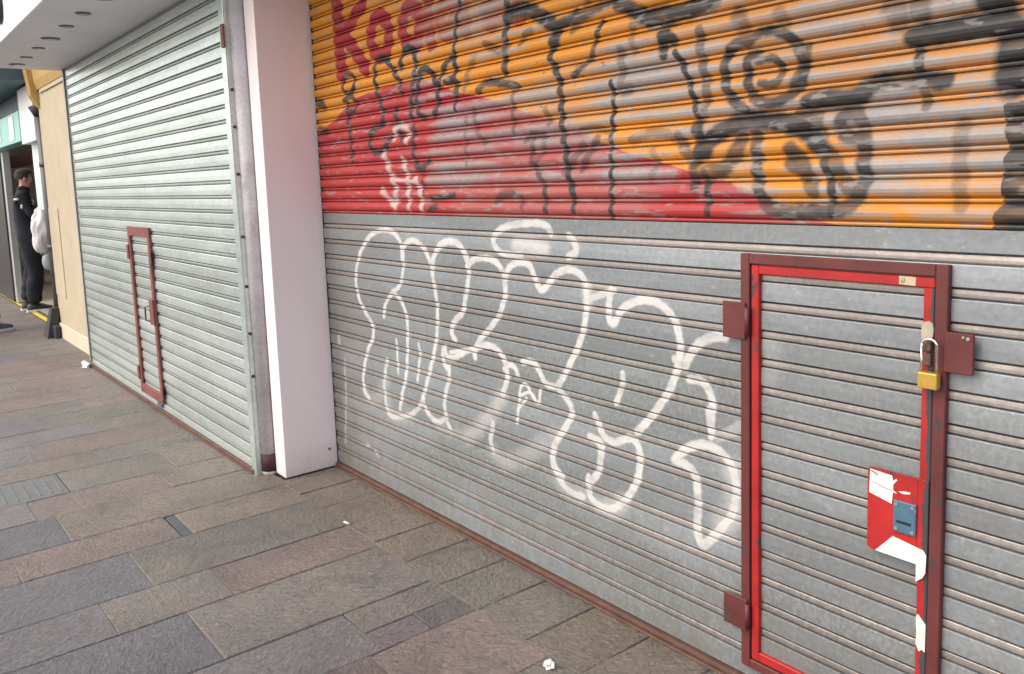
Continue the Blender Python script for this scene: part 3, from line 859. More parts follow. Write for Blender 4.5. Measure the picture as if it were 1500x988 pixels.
# ------------------------------------------------------------------ big roller shutter
sh = thing('roller_shutter', 'long grey roller shutter with graffiti on its orange and red top, big red wicket door', 'roller shutter', (-1.6, YR, 0), 'closed roller shutters')
XL, XR = -3.918, 1.5
PF, ZF = .0773, 1.280
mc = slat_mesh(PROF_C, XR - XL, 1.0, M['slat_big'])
for k in range(24):
    slat(mc, XL, YR, ZB + PITCH_U * (k + 1), sh, 'curved_slat')
MB().box(XL, XR, YR - .004, YR + .01, ZF + .0015, ZB - .0015, .0015).build('joining_plate', M['slat_big'], sh)
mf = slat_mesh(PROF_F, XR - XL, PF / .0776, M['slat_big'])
slat(mf, XL, YR, ZF, sh)
DX0, DX1 = -1.372, -.838                    # opening of the wicket door
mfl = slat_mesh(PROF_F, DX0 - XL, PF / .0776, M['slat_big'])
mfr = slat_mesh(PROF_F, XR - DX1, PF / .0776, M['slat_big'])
for k in range(1, 15):
    slat(mfl, XL, YR, ZF - k * PF, sh)
    slat(mfr, DX1, YR, ZF - k * PF, sh)
zb = ZF - 15 * PF
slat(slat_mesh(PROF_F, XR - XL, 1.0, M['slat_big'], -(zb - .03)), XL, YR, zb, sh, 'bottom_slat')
MB().box(XL - .01, XR, YR - .016, YR + .02, .013, .027, .002).box(XL - .01, XR, YR - .024, YR + .0, .001, .010, .003).build('sill_rail', M['rust'], sh)
MB().box(-3.928, -3.912, YR - .004, YR + .03, .03, 2.62).build('guide_channel', M['black'], sh)  # coloured black to stand in for shade in the recess beside the pillar
MB().box(XR, XR + .1, YR - .03, YR + .03, .0, 2.62).build('guide_channel', M['guide'], sh)
# outer frame of the wicket door
yo0, yo1 = YR - .022, YR + .002
of = MB().box(-1.392, -1.3635, yo0, yo1, .058, 1.2515, .002).box(-.868, -.839, yo0, yo1, .058, 1.2515, .002)
of.box(-1.3632, -.8683, yo0, yo1, 1.2245, 1.2512, .002).box(-1.3632, -.8683, yo0, yo1, .058, .084, .002)
ofr = of.build('door_surround', M['oxide'], sh)
# leaf
yl0, yl1 = YR - .017, YR + .002
leaf = MB().box(-1.3605, -1.337, yl0, yl1, .087, 1.2215, .002)
leaf.box(-1.3367, -.8705, yl0, yl1, 1.197, 1.2212, .002).box(-1.3367, -.8963, yl0, yl1, .087, .113, .002)
leaf = leaf.build('wicket_door', M['red'], sh)
MB().box(-.896, -.8708, yl0 + .0005, yl1, .0873, 1.1967, .002).build('lock_stile', M['red_peel'], leaf)
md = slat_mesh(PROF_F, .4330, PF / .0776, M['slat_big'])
for k in range(1, 15):
    slat(md, -1.3225, YR, ZF - k * PF - .001, leaf)
MB().box(-1.3365, -.8963, YR - .003, YR + .01, .113, .1225).build('kick_strip', M['slat_big'], leaf)
MB().box(-1.3635, -.868, YR + .003, YR + .012, .06, 1.25).build('shadow_gap', M['black'], sh)
# hinges
for z0, z1, xa, xb in ((1.015, 1.117, -1.447, -1.372), (.168, .262, -1.448, -1.368)):
    h = MB().box(xa, xb, YR - .029, YR - .0225, z0, z1, .002).build('hinge', M['oxide'], sh)
    MB().cyl((-1.366, YR - .028, z0 + .012), (-1.366, YR - .028, z1 - .012), .0075, n=12).build('barrel', M['oxide'], h, True)
lp = MB().box(-.8425, -.779, YR - .031, YR - .0225, 1.012, 1.104, .002).build('strike_plate', M['oxide'], sh)
MB().cyl((-.790, YR - .0305, 1.094), (-.790, YR - .034, 1.094), .004, n=10).cyl((-.800, YR - .0305, 1.096), (-.800, YR - .034, 1.096), .003, n=10).build('rivet', M['screw'], lp)
# hasp behind the padlock
hp = MB().prism([(-.896, YR - .0176, 1.078), (-.897, YR - .0176, 1.108), (-.891, YR - .0176, 1.119), (-.881, YR - .0176, 1.122), (-.872, YR - .0176, 1.117), (-.8695, YR - .0176, 1.104), (-.871, YR - .0176, 1.086), (-.880, YR - .0176, 1.080)], (0, -.004, 0)).build('hasp_plate', M['tagcream'], leaf)
MB().cyl((-.884, YR - .0228, 1.108), (-.884, YR - .026, 1.108), .004, n=10).build('rivet', M['hasp'], hp) if False else None
st = MB().box(-.892, -.872, YR - .030, YR - .0175, 1.052, 1.080, .004, 2).box(-.889, -.874, YR - .026, YR - .0175, 1.018, 1.049, .003)
st.build('hasp_staple', M['hasp'], leaf)
# lock plate with its cylinder lock and torn stickers
MB().prism([(-1.013, YR - .0175, .746), (-1.018, YR - .0175, .741), (-1.018, YR - .0175, .545), (-1.010, YR - .0175, .538), (-.8962, YR - .0175, .538), (-.8962, YR - .0175, .746)], (0, -.0045, 0)).build('lock_plate', M['red'], leaf)
MB().box(-.8962, -.871, YR - .0220, YR - .0173, .538, .746, .001).build('lock_plate', M['red_peel'], leaf)
MB().box(-.951, -.896, YR - .0285, YR - .022, .604, .683, .003, 2).build('lock_case', M['blue'], leaf)
MB().box(-.942, -.907, YR - .0292, YR - .0284, .628, .6345).build('key_slot', M['black'], leaf)
for sx in (-.943, -.904):
    for sz in (.613, .674):
        MB().cyl((sx, YR - .0283, sz), (sx, YR - .0305, sz), .0042, n=10).build('screw', M['screw'], leaf)
def sticker(pts, name, mat, yy=YR - .0224):
    """thin paper, outline given in plane coordinates x, z"""
    return MB().prism([(p[0], yy, p[1]) for p in pts], (0, -.0006, 0)).build(name, M[mat], leaf)
sticker([(-1.012, .742), (-.957, .738), (-.955, .726), (-.946, .733), (-.945, .729), (-.954, .717), (-.954, .702), (-.944, .697), (-.955, .697), (-.957, .668), (-1.014, .682)], 'sticker', 'sticker')
sticker([(-.942, .703), (-.928, .707), (-.912, .708), (-.914, .703), (-.930, .700)], 'sticker', 'sticker')
sticker([(-.996, .538), (-.953, .588), (-.880, .576), (-.8725, .566), (-.8735, .522), (-.880, .508), (-.8955, .494), (-.8958, .537)], 'sticker', 'sticker')
sticker([(-.8945, .408), (-.890, .412), (-.872, .392), (-.8725, .322), (-.880, .326), (-.887, .319), (-.8950, .336), (-.8935, .368), (-.8952, .385)], 'sticker', 'sticker', YR - .0172)
sticker([(-.953, 1.2205), (-.914, 1.2195), (-.914, 1.1995), (-.953, 1.2005)], 'paper_tag', 'tag', YR - .0171)
MB().tube([(-1.01, YR - .0232, .738), (-.998, YR - .0232, .734), (-.993, YR - .0232, .730)], .0012, 6).build('pen_mark', M['black'], leaf)
MB().tube([(-1.006, YR - .0232, .711), (-.98, YR - .0232, .704), (-.958, YR - .0232, .701)], .0009, 6).build('pen_line', M['redletter'], leaf)

# padlock
pk = thing('padlock', 'brass padlock with a long steel shackle hanging from the red wicket door', 'padlock', (-.878, YR - .040, .962))
MB().box(-.9012, -.8568, YR - .050, YR - .030, .963, 1.001, .003, 2).build('body', M['brass'], pk)
shp = [(-.897, YR - .040, .998), (-.897, YR - .040, 1.062)]
for a in np.linspace(math.pi, 0, 9): shp.append((-.8795 + .0175 * math.cos(a), YR - .040, 1.062 + .016 * math.sin(a)))
shp += [(-.862, YR - .040, 1.062), (-.862, YR - .040, .998)]
MB().tube(shp, .0032, 10).build('shackle', M['chrome'], pk, True)

def stand_proud(o, k=.9895):
    # the door irons were measured against the slats' plane; they stand about 20 mm proud of it
    w = WL[o.name]
    for v in o.data.vertices:
        v.co.x = (v.co.x + w.x) * k - w.x
        v.co.z = EYE[2] + (v.co.z + w.z - EYE[2]) * k - w.z
for o in [o for o in sh.children if o.name.split('.')[0] in ('door_surround', 'hinge', 'strike_plate', 'shadow_gap', 'wicket_door')]:
    stand_proud(o)
    for c in o.children:
        if not c.name.startswith('slat'): stand_proud(c)
for o in pk.children: stand_proud(o, .980)
pk.location.x += .002
pk.location.z += .003

# ------------------------------------------------------------------ smaller shutter on the left
YL = 1.535
s2 = thing('roller_shutter', 'clean silver roller shutter with a thin brown-red wicket frame, under the white canopy', 'roller shutter', (-5.95, YL, 0), 'closed roller shutters')
LX0, LX1 = -7.742, -4.152
PL, ZL = .0749, 2.486
w0, w1 = -6.168, -5.655
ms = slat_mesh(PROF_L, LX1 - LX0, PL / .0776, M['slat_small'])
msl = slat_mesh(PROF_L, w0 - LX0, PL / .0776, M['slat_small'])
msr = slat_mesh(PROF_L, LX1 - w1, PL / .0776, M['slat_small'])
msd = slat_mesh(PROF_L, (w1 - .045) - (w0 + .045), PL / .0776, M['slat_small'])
for k in range(32):
    z = ZL - k * PL
    if k < 17: slat(ms, LX0, YL, z, s2)
    else:
        slat(msl, LX0, YL, z, s2); slat(msr, w1, YL, z, s2)
zb = ZL - 32 * PL
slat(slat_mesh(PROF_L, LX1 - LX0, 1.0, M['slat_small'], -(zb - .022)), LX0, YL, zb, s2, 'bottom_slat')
MB().box(LX0 - .02, LX1 + .02, YL - .018, YL + .02, .010, .022, .002).box(LX0 - .02, LX1 + .02, YL - .026, YL, .001, .009, .002).build('sill_rail', M['rust'], s2)
gd = MB().box(LX1 - .004, LX1 + .056, YL - .012, YL - .004, .0, 2.50, .0015).box(LX1 + .046, LX1 + .056, YL - .0038, YL + .04, .0, 2.50, .001)
gd = gd.build('guide_channel', M['slat_small'], s2)
for z in (1.95, 1.77, 1.54, 1.23, .98, .74, .52):
    MB().cyl((LX1 + .0555, YL + .006, z), (LX1 + .062, YL + .006, z), .008, n=8).build('bolt', M['darkframe'], gd)
MB().box(LX1 + .03, LX1 + .066, YL - .022, YL - .0125, 2.15, 2.26, .002).build('bracket', M['oxide_small'], gd)
MB().box(LX0 - .052, LX0 + .004, YL - .014, YL - .004, .05, 2.50, .001).build('guide_channel', M['guide'], s2)
MB().box(LX0 - .004, LX0 + .012, YL - .0165, YL - .0145, .03, 2.50).build('brush_strip', M['rubber'], s2)
MB().box(LX0 - .06, LX1 + .06, YL - .008, YL + .05, 2.4875, 2.515).build('head_shade_strip', M['rubber'], s2)  # dark strip standing in for the shaded gap under the soffit
# wicket door in it
yy0, yy1 = YL - .022, YL - .0065
wf = MB().box(w0, w0 + .045, yy0, yy1, .072, 1.236, .002).box(w1 - .045, w1, yy0, yy1, .072, 1.236, .002)
wf.box(w0 + .0453, w1 - .0453, yy0, yy1, 1.172, 1.236, .002).box(w0 + .0453, w1 - .0453, yy0, yy1, .072, .135, .002)
wf = wf.build('wicket_door', M['oxide_small'], s2)
for k in range(17, 32):
    slat(msd, w0 + .045, YL, ZL - k * PL - .001, wf)
tk = MB()
for k in range(17, 32):
    z = ZL - k * PL
    tk.box(w1 + .001, w1 + .016, YL - .014, YL - .004, z - .012, z + .004)
    tk.box(w0 + .046, w0 + .056, YL - .012, YL - .004, z - .010, z + .004)
tag(tk.build('slat_end_shade', M['rubber'], s2), kind='stuff')  # dark blocks standing in for shaded gaps at the slat ends
for z in (1.06, .21): MB().box(w0 - .022, w0 + .018, yy0 - .010, yy0 - .0003, z - .05, z + .05, .003).build('hinge', M['oxide_small'], wf)
for z in (1.05, .16): MB().box(w1 - .012, w1 + .034, yy0 - .009, yy0 - .0003, z - .05, z + .05, .003).build('catch_plate', M['oxide_small'], wf)
MB().box(w1 - .085, w1 - .004, yy0 - .012, yy0 - .0003, .60, .77, .003).build('lock_plate', M['oxide_small'], wf)
MB().tube([(w1 - .10, yy0 - .004, .72), (w1 - .115, yy0 - .03, .715), (w1 - .115, yy0 - .03, .625), (w1 - .10, yy0 - .004, .62)], .006, 8).build('handle', M['pipe'], wf)
MB().box(-5.80, -5.70, YL - .0195, YL - .0045, .040, .064, .002).build('paper_scrap', M['blue'], s2)

# ------------------------------------------------------------------ pillar and the steel post beside it
pl = thing('pillar', 'pale pink clad pillar between the two shutters', 'pillar', (-3.99, 1.75, 0))
MB().box(-4.05, -3.93, 1.61, 1.935, .006, 2.66, .004, 2).build('cladding', M['pillar'], pl)
MB().box(-4.042, -3.936, 1.616, 1.93, -.005, .006).build('base_shade_strip', M['rubber'], pl)  # dark sheet standing in for the shaded gap under the cladding
MB().cyl((-3.931, 1.855, .105), (-3.926, 1.855, .105), .007, n=12).build('screw', M['hasp'], pl)
ps = thing('steel_post', 'round grey steel post with a dark red painted foot beside the pink pillar', 'post', (-4.098, 1.60, 0))
MB().cyl((-4.098, 1.598, .105), (-4.098, 1.598, 2.60), .046, n=28).build('shaft', M['post'], ps, True)
MB().cyl((-4.098, 1.598, .018), (-4.098, 1.598, .11), .0468, n=28).build('foot', M['foot'], ps, True)
MB().cyl((-4.098, 1.598, -.005), (-4.098, 1.598, .018), .044, n=20).build('base', M['post'], ps, True)

# ------------------------------------------------------------------ canopy sign above the left shutter
cn = thing('canopy_sign', 'white shop canopy with grey underside over the left shutter', 'canopy', (-5.9, 1.2, 2.48))
MB().box(-7.87, -4.06, .945, 1.66, 2.485, 3.15).build('soffit', M['soffit'], cn)
MB().box(-7.885, -4.06, .925, .9445, 2.482, 3.18, .004).build('fascia', M['fascia'], cn)
for i, xx in enumerate((-4.35, -4.84, -5.31, -5.76, -6.26, -6.70, -7.18, -7.6)):
    r = .060 if i % 3 == 1 else .044
    lamp = MB().cyl((xx, 1.175, 2.4848), (xx, 1.175, 2.4785), r, r * .9, n=24).build('downlight', M['lampring'], cn, True)
    MB().cyl((xx, 1.175, 2.4783), (xx, 1.175, 2.4765), r * .62, n=20).build('lens', M['lampglass'], lamp, True)
# lettering on the fascia: the foot of a dark letter and the tip of a red one reach into the frame
L1 = MB().tube([(-6.33, .918, 3.0), (-6.33, .918, 2.67), (-6.345, .918, 2.64), (-6.39, .918, 2.62), (-6.45, .918, 2.615)], [.055, .055, .052, .045, .035], 12)
L1.build('letter', M['navy'], cn, True)['label'] = 'dark navy letter on the white fascia'
MB().prism([(-5.58, .924, 3.0), (-5.575, .924, 2.60), (-5.555, .924, 2.575), (-5.47, .924, 2.575), (-5.45, .924, 2.60), (-5.45, .924, 3.0)], (0, -.012, 0)).build('letter', M['redletter'], cn)['label'] = 'red letter on the white fascia'

# ------------------------------------------------------------------ cream pilaster beyond the shutter
pq = thing('pilaster', 'cream rendered pilaster with an ochre top at the far end of the left shutter', 'pilaster', (-8.7, 1.66, 0))
MB().box(-9.66, -7.80, 1.64, 1.738, .15, 2.499, .006).build('shaft', M['creamwall'], pq)
MB().box(-9.64, -9.17, 1.632, 1.6395, .44, 1.33, .003).build('raised_panel', M['creamwall'], pq)
MB().box(-9.69, -7.80, 1.622, 1.738, -.01, .149, .006).build('plinth', M['creampale'], pq)
MB().prism([(-9.68, 1.738, 2.50), (-9.68, 1.62, 2.50), (-9.68, 1.60, 2.58), (-9.68, 1.58, 2.85), (-9.68, 1.738, 2.85)], (1.85, 0, 0)).build('head_block', M['ochre'], pq)
MB().prism([(-9.72, 1.738, 2.32), (-9.72, 1.64, 2.32), (-9.72, 1.57, 2.45), (-9.72, 1.53, 2.82), (-9.72, 1.738, 2.82)], (.17, 0, 0)).build('corbel', M['ochre'], pq)
MB().box(-9.45, -7.9, 1.625, 1.6395, 2.46, 2.499, .003).build('moulding', M['creamwall'], pq)
dp = thing('drainpipe', 'thin dark pipe down the far edge of the cream pilaster', 'pipe', (-9.74, 1.66, 0))
MB().cyl((-9.74, 1.655, .12), (-9.74, 1.655, 2.30), .042, n=14).build('tube', M['pipe'], dp, True)
MB().cyl((-9.74, 1.655, 2.27), (-9.72, 1.63, 2.36), .05, .075, n=14).build('hopper', M['rubber'], dp, True)
for z in (.9, 1.75): MB().cyl((-9.74, 1.655, z), (-9.74, 1.655, z + .05), .048, n=14).build('clip', M['pipe'], dp, True)
rb = thing('rubber_block', 'dark grey rubber wedge on the pavement at the foot of the pilaster', 'wedge', (-9.68, 1.57, 0))
MB().prism([(-9.80, 1.50, .001), (-9.58, 1.50, .001), (-9.62, 1.57, .30), (-9.74, 1.57, .30)], (0, .08, 0)).build('wedge_body', M['rubber'], rb)
MB().box(-9.62, -9.50, 1.56, 1.618, .001, .13, .01).build('wedge_heel', M['rubber'], rb)

# ------------------------------------------------------------------ shop beyond
sf = thing('open_shop', 'open shop front with a teal sign beyond the cream pilaster', 'shop', (-12.3, 1.8, 0))
MB().box(-19, -10.62, 1.60, 1.76, 2.055, 2.39, .006).build('sign', M['teal'], sf)
MB().box(-11.30, -10.98, 1.594, 1.5995, 2.09, 2.36).build('sign_patch', M['tealpale'], sf)
MB().box(-13.2, -12.0, 1.594, 1.5995, 2.12, 2.30).build('sign_patch', M['tealpale'], sf)
MB().box(-10.615, -9.80, 1.61, 1.76, 2.02, 2.60, .004).build('end_panel', M['white'], sf)
MB().box(-19, -9.80, 1.30, 1.76, 2.62, 3.2).build('awning_box', M['slate_blue'], sf)
MB().box(-19, -10.62, 1.68, 1.76, 2.395, 2.615).build('top_panel', M['slate_blue'], sf)
MB().box(-15.6, -14.55, 2.60, 2.66, 0.7, 2.70, .004).build('bright_edge_panel', M['white'], sf)  # added white panel standing in for a bright glass door edge and its reflection
MB().box(-10.16, -9.80, 1.70, 1.76, 0.02, 2.015, .004).build('door_frame', M['pipe'], sf)
MB().box(-10.72, -10.17, 1.715, 1.735, 1.30, 2.03, .003).build('bright_edge_strip', M['tealpale'], sf)  # added pale strip standing in for the bright aluminium edge of the doorway
MB().box(-16, -12.5, 2.75, 3.05, 2.69, 2.72, .004).build('shop_lamp', M['lamp'], sf)
MB().box(-13.12, -12.98, 1.72, 1.80, 0.02, 2.05, .004).build('door_frame', M['alu'], sf)
MB().box(-14.9, -13.14, 1.70, 1.80, 0.02, 2.05, .004).build('window_post', M['darkframe'], sf)
MB().box(-15.10, -14.93, 1.72, 1.80, 0.02, 2.05, .004).build('window_frame', M['alu'], sf)
MB().box(-19, -15.12, 1.72, 1.80, 0.02, 2.05, .004).build('window_post', M['darkframe'], sf)
MB().box(-19, -10.0, 1.80, 6.5, .006, .02).build('floor', M['shopfloor'], sf)
MB().box(-19, -9.75, 6.5, 6.6, 0, 3.2).build('back_wall', M['shopwall'], sf)
MB().box(-19.1, -19, 1.8, 6.6, 0, 3.2).build('side_wall', M['shopwall'], sf)
MB().box(-19, -9.75, 1.77, 6.5, 2.75, 2.85).build('ceiling', M['white'], sf)
MB().box(-16.5, -11.5, 2.3, 2.42, 1.93, 2.12).build('red_banner', M['shopred'], sf)
MB().box(-16.5, -11.5, 2.9, 3.0, 1.88, 2.6).build('inner_header', M['shopdark'], sf)
random.seed(21)
shelf = thing('shelf_unit', 'cluttered shelf unit inside the open shop behind the person', 'shelf', (-16, 3.3, 0))
MB().box(-17.5, -14.5, 3.45, 3.5, .02, 2.0).build('back_panel', M['shopdark'], shelf)
for z in (.3, .75, 1.15, 1.5, 1.85): MB().box(-17.5, -14.5, 3.1, 3.45, z, z + .03).build('shelf_board', M['shopwall'], shelf)
for z in (.33, .78, 1.18, 1.53):
    xq = -17.4
    while xq < -14.7:
        w = random.uniform(.12, .3)
        MB().box(xq, xq + w, 3.12, 3.3, z + .001, z + random.uniform(.15, .28), .004).build('goods_box', M[random.choice(['shopred', 'white', 'shopdark', 'creamwall', 'teal', 'shopwall'])], shelf)
        xq += w + random.uniform(.03, .15)
ln = MB().box(-14.6, -10.55, 1.715, 1.765, -.003, .0045).build('threshold_line', M['yellow'])
tag(ln, 'narrow yellow strip along the threshold of the open shop', 'floor strip')
MB().box(-14.6, -10.3, 1.766, 1.80, -.01, .018).build('threshold', M['shopdark'], sf)

# ------------------------------------------------------------------ people
def skin_mesh(name, pts, edges, radii, sub=2):
    me = bpy.data.meshes.new(name + '_cage')
    me.from_pydata(pts, edges, [])
    o = bpy.data.objects.new(name + '_cage', me); COL.objects.link(o)
    o.modifiers.new('skin', 'SKIN').use_smooth_shade = True
    for v, r in zip(me.skin_vertices[0].data, radii):
        v.radius = (r, r) if not hasattr(r, '__len__') else r
        v.use_root = False
    me.skin_vertices[0].data[0].use_root = True
    s_ = o.modifiers.new('sub', 'SUBSURF'); s_.levels = sub; s_.render_levels = sub
    dg = bpy.context.evaluated_depsgraph_get(); dg.update()
    out = bpy.data.meshes.new_from_object(o.evaluated_get(dg))
    bpy.data.objects.remove(o); bpy.data.meshes.remove(me)
    out.name = name
    return out

def person(loc, rz, label, pose, group=None, cloth='cloth', shoe='shoe', cap=True, hair=True):
    root = bpy.data.objects.new('person', None); link(root, None, loc); root.rotation_euler = (0, 0, rz)
    tag(root, label, 'person')
    P, E_, Rr = [], [], []
    def add(p, r, prev=None):
        P.append(p); Rr.append(r)
        if prev is not None: E_.append((prev, len(P) - 1))
        return len(P) - 1
    pel = add((0, 0, .97), (.15, .125))
    s1 = add((0, -.015, 1.12), (.145, .115), pel)
    s2_ = add((0, -.02, 1.28), (.165, .125), s1)
    s3 = add((0, -.01, 1.42), (.15, .11), s2_)
    nk = add((0, .005, 1.515), .066, s3)
    n2_ = add((0, .025, 1.57), .056, nk)
    h1 = add((0, .05, 1.635), (.066, .080), n2_)
    h2 = add((0, .045, 1.70), (.074, .094), h1)
    h3 = add((0, .035, 1.765), (.060, .075), h2)
    nose = add((0, .142, 1.66), .013, h1)
    def arm(sgn, el, wr, tip):
        sh_ = add((sgn * .175, -.01, 1.445), .075, s3)
        e = add(el, .056, sh_)
        w = add(wr, .040, e)
        d = (Vector(tip) - Vector(wr)).normalized()
        side = d.cross(Vector((sgn, .1, .2))).normalized()
        palm = Vector(wr) + d * .06
        pm = add(tuple(palm), (.038, .022), w)
        nrm = d.cross(side).normalized()
        hand_pts.append(palm)
        for q, (so, ln_) in enumerate(((-.030, .060), (-.010, .074), (.010, .070), (.028, .055))):
            b0 = palm + side * so + d * .02
            f1 = b0 + d * ln_ * .55 + nrm * .006
            f2 = b0 + d * ln_ * .9 + nrm * .022
            a_ = add(tuple(b0), .010, pm); a_ = add(tuple(f1), .0085, a_); add(tuple(f2), .007, a_)
        t0 = Vector(wr) + d * .025 + side * .034
        t1 = t0 + d * .03 + side * .022
        a_ = add(tuple(t0), .012, w); add(tuple(t1 + d * .02), .009, add(tuple(t1), .010, a_))
    hand_pts = []
    arm(1, *pose['R']); arm(-1, *pose['L'])
    feet = []
    for sgn, key in ((1, 'legR'), (-1, 'legL')):
        kn, an = pose[key]
        hp_ = add((sgn * .095, 0, .88), .115, pel)
        md_ = add(((sgn * .10 + kn[0]) / 2, (kn[1]) / 2, (.88 + kn[2]) / 2), .112, hp_)
        k_ = add(kn, .098, md_)
        c_ = add(((kn[0] + an[0]) / 2, (kn[1] + an[1]) / 2 - .015, (kn[2] + an[2]) / 2), .098, k_)
        add(an, .092, c_)
        feet.append(an)
    me = skin_mesh('body', P, E_, Rr)
    me.materials.append(M[cloth]); me.materials.append(M['skin'])
    for f in me.polygons:
        c = f.center
        skin_ = c.z > 1.545 or any((c - hq).length < .115 and (c - hq).length < .115 for hq in hand_pts)
        f.material_index = 1 if skin_ else 0
        f.use_smooth = True
    from mathutils import noise as mnoise
    for v in me.vertices:                        # folds in the cloth
        if v.co.z < 1.5:
            q = v.co * 7.0; q.z *= 1.8
            v.co += v.normal * (mnoise.noise(q) * .014 + mnoise.noise(q * 2.3) * .006)
    body = bpy.data.objects.new('body', me); link(body, root, loc)
    def part(mbq, name, mat, parent=root, smooth=True):
        # built in the person's own coordinates
        bmesh.ops.recalc_face_normals(mbq.bm, faces=mbq.bm.faces)
        m_ = bpy.data.meshes.new(name); mbq.bm.to_mesh(m_); mbq.bm.free(); m_.materials.append(M[mat])
        if smooth: m_.polygons.foreach_set('use_smooth', [True] * len(m_.polygons))
        o = bpy.data.objects.new(name, m_); COL.objects.link(o); o.parent = parent; WL[o.name] = Vector(loc)
        return o
    for an, tilt in zip(feet, pose['tilt']):
        ax, ay, az = an
        b = MB()
        prof = [(-.085, .0, .045), (-.04, .035, .055), (.03, .03, .052), (.09, .0, .050), (.15, -.015, .047), (.195, -.035, .036)]
        rings = []
        for (dy, top_, w) in prof:
            z0, z1 = .022, .085 + top_ * .8
            rings.append([b.bm.verts.new((ax + w * math.cos(a) * (1 if math.sin(a) < .2 else .8), ay + dy, z0 if math.sin(a) < -.5 else (z0 + (z1 - z0) * (math.sin(a) + .5) / 1.5))) for a in np.linspace(0, 2 * math.pi, 13)[:-1]])
        for i in range(len(rings) - 1):
            for k in range(12): b.bm.faces.new((rings[i][k], rings[i][(k + 1) % 12], rings[i + 1][(k + 1) % 12], rings[i + 1][k]))
        b.bm.faces.new(rings[0][::-1]); b.bm.faces.new(rings[-1])
        so = MB(); pts = []
        for dy, w in ((-.098, .03), (-.08, .048), (-.02, .050), (.06, .052), (.14, .052), (.19, .042), (.212, .018)): pts.append((ax + w, ay + dy, 0.0))
        for dy, w in ((.212, .018), (.19, .042), (.14, .052), (.06, .050), (-.02, .046), (-.08, .046), (-.098, .03)): pts.append((ax - w, ay + dy, 0.0))
        so.prism(pts, (0, 0, .030))
        base = Matrix.Translation((ax, ay - .09, 0)) @ Matrix.Rotation(tilt, 4, 'X') @ Matrix.Translation((-ax, -ay + .09, 0))
        lift = Matrix.Translation((0, 0, max(0.0, az - .10)))
        for q in (b, so): bmesh.ops.transform(q.bm, matrix=lift @ base, verts=q.bm.verts)
        shoe_ = part(b, 'shoe', shoe)
        part(so, 'sole', 'sole', shoe_, False)
    for sgn in (1, -1):
        part(MB().ball((sgn * .074, .035, 1.655), (.010, .020, .030), 10), 'ear', 'skin')
        part(MB().ball((sgn * .030, .122, 1.685), (.011, .009, .009), 8), 'eye', 'eye')
    part(MB().ball((0, .132, 1.622), (.024, .008, .006), 8), 'mouth', 'shopred')
    b = MB().ball((0, .022, 1.705), (.083, .098, .085), 18)
    bmesh.ops.delete(b.bm, geom=[v for v in b.bm.verts if v.co.z < 1.645 or (v.co.y > .075 and v.co.z < 1.735)], context='VERTS')
    part(b, 'hair', 'hair')
    if cap:
        b = MB().ball((0, .035, 1.735), (.090, .106, .062), 20)
        bmesh.ops.delete(b.bm, geom=[v for v in b.bm.verts if v.co.z < 1.722], context='VERTS')
        cp = part(b, 'cap', 'cap')
        b = MB(); n = 9
        pts = [(.075 * math.cos(a), .10 + .13 * math.sin(a), 1.722 - .022 * math.sin(a)) for a in np.linspace(0, math.pi, n)]
        b.prism(pts, (0, 0, .014)); part(b, 'brim', 'cap', cp)
    return root, part

p1, part1 = person((-12.02, 1.775, .006), math.radians(-8), 'person in dark cap and navy tracksuit standing in the shop doorway',
    dict(R=((.235, .06, 1.20), (.13, .22, 1.40), (.07, .20, 1.58)), L=((-.25, .05, 1.18), (-.16, .27, 1.08), (-.12, .38, 1.05)),
         legR=((.10, .06, .50), (.10, .00, .10)), legL=((-.11, .02, .50), (-.12, -.06, .10)), tilt=(.0, 0)))
part1(MB().ball((.195, -.075, 1.41), (.034, .036, .016), 12), 'sleeve_stripe', 'bagwhite')
part1(MB().ball((.235, -.03, 1.32), (.012, .014, .028), 10), 'sleeve_badge', 'bagwhite')
part1(MB().tube([(.135, .085, 1.40), (.145, .10, 1.385), (.147, .10, 1.36), (.143, .085, 1.345)], .010, 8), 'chest_badge', 'bagwhite')
part1(MB().cyl((0, .0, 1.50), (0, .012, 1.555), .078, .066, 20), 'collar', 'cloth')

# what the person carries
bagt = thing('jacket', 'white jacket held in front of the navy tracksuit', 'jacket', (-11.70, 1.93, .75))
b = MB()
prof = [(0.0, .03, .05), (.06, .10, .09), (.16, .135, .12), (.30, .145, .13), (.42, .125, .12), (.52, .09, .09), (.58, .03, .04)]
rings = []
for dz, ry, rx in prof:
    rings.append([b.bm.verts.new((-11.70 + rx * .8 * math.cos(a) * (1 + .15 * math.sin(3 * a + dz * 20)), 1.89 + .06 * dz + ry * .92 * math.sin(a) * (1 + .12 * math.cos(4 * a + dz * 14)), .76 + dz)) for a in np.linspace(0, 2 * math.pi, 19)[:-1]])
for i in range(len(rings) - 1):
    for k in range(18): b.bm.faces.new((rings[i][k], rings[i][(k + 1) % 18], rings[i + 1][(k + 1) % 18], rings[i + 1][k]))
b.bm.faces.new(rings[0][::-1]); b.bm.faces.new(rings[-1])
bmesh.ops.subdivide_edges(b.bm, edges=b.bm.edges[:], cuts=2, use_grid_fill=True)
b.bm.normal_update()
from mathutils import noise as mno
for v in b.bm.verts:
    q = v.co * 9.0; q.z *= .55
    v.co += v.normal * (mno.noise(q) * .045 + mno.noise(v.co * 24) * .012)
b.build('folded_cloth', M['bagwhite'], bagt, True)
MB().ball((-11.62, 2.03, 1.03), (.045, .05, .2), 12).build('lining', M['darkframe'], bagt, True)
bag2 = thing('carrier_bag', 'small grey plastic bag hanging below the white jacket', 'bag', (-11.70, 1.94, .60))
MB().ball((-11.70, 1.94, .64), (.06, .085, .12), 14).build('bag_body', M['baggrey'], bag2, True)
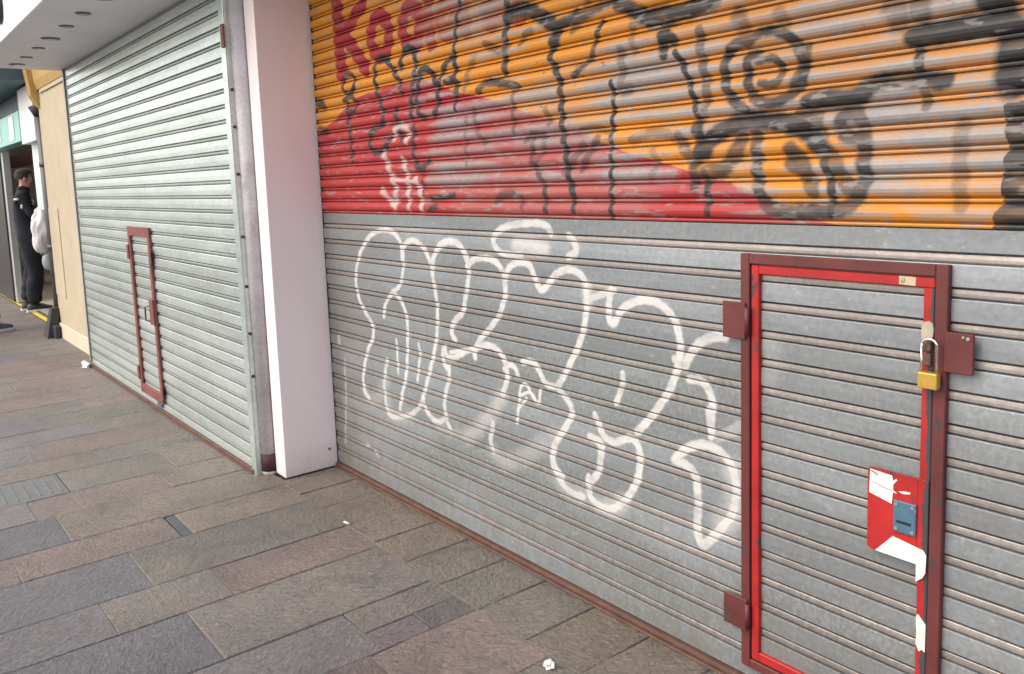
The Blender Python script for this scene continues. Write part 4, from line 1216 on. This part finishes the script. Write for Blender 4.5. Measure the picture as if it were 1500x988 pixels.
MB().tube([(-11.70, 1.90, .73), (-11.70, 1.92, .80), (-11.70, 1.96, .80), (-11.70, 1.98, .73)], .008, 6).build('handle', M['bagwhite'], bag2, True)

p2, part2 = person((-10.50, .86, .0), math.radians(25), 'person at the left edge, only a dark trainer with a pale sole in view',
    dict(R=((.24, -.06, 1.18), (.23, -.10, .95), (.23, -.09, .83)), L=((-.24, -.02, 1.18), (-.24, .08, .95), (-.24, .12, .83)),
         legR=((.10, .16, .50), (.10, .27, .10)), legL=((-.11, -.02, .50), (-.11, -.22, .13)), tilt=(0, -.2)), cloth='cloth2', shoe='shoegrey', cap=False)

# ------------------------------------------------------------------ litter
def crumple(c, r, seed, flat=.5):
    rnd = random.Random(seed)
    b = MB(); bmesh.ops.create_icosphere(b.bm, subdivisions=2, radius=1.0)
    for v in b.bm.verts:
        k = rnd.uniform(.45, 1.15)
        v.co = Vector((c[0] + v.co.x * r[0] * k, c[1] + v.co.y * r[1] * k, c[2] + max(-.2, v.co.z) * r[2] * k))
    return b
tag(crumple((-7.74, 1.475, .010), (.085, .04, .05), 12).build('tissue', M['bagwhite'], None, False, (-7.74, 1.475, 0)), 'crumpled white tissue at the far bottom corner of the left shutter', 'tissue')
tag(crumple((-1.815, 1.525, .008), (.022, .017, .028), 9).build('paper_scrap', M['bagwhite'], None, False, (-1.815, 1.525, 0)), 'white scrap of paper lying on the paving at the bottom edge', 'litter')
cg = thing('cigarette_end', 'white cigarette end lying on the paving near the pink pillar', 'cigarette', (-3.217, 1.578, .004))
MB().cyl((-3.235, 1.575, .0055), (-3.207, 1.580, .0055), .004, n=10).build('paper', M['white'], cg, True)
MB().cyl((-3.207, 1.580, .0055), (-3.195, 1.582, .0055), .0041, n=10).build('filter', M['filter'], cg, True)

# grit swept up against the foot of the shutters and the pillar
rg = random.Random(11)
gv, gf_ = [], []
def crumb(x, y, r):
    n = len(gv); a = rg.uniform(0, 6.28)
    for k in range(3): gv.append((x + r * math.cos(a + k * 2.1), y + r * math.sin(a + k * 2.1) * .8, .0005))
    gv.append((x, y, r * rg.uniform(.5, 1.1)))
    gf_.extend([(n, n + 1, n + 3), (n + 1, n + 2, n + 3), (n + 2, n, n + 3)])
for _ in range(420): crumb(rg.uniform(-3.9, -.9), 1.872 - abs(rg.gauss(0, .035)), rg.uniform(.0015, .005))
for _ in range(380): crumb(rg.uniform(-7.7, -4.1), 1.505 - abs(rg.gauss(0, .04)), rg.uniform(.002, .006))
for _ in range(90): crumb(-3.92 + abs(rg.gauss(0, .03)), rg.uniform(1.60, 1.88), rg.uniform(.0015, .006))
for _ in range(60): crumb(rg.uniform(-4.12, -3.93), 1.60 - abs(rg.gauss(0, .03)), rg.uniform(.003, .009))
for _ in range(260): crumb(rg.uniform(-5, -1.2), rg.uniform(.4, 1.8), rg.uniform(.0012, .0035))
gme = bpy.data.meshes.new('grit'); gme.from_pydata(gv, [], gf_); gme.materials.append(M['grit']); gme.update()
gob = bpy.data.objects.new('grit', gme); link(gob); tag(gob, 'fine grit and crumbs of dirt along the foot of the shutters', 'grit', kind='stuff')
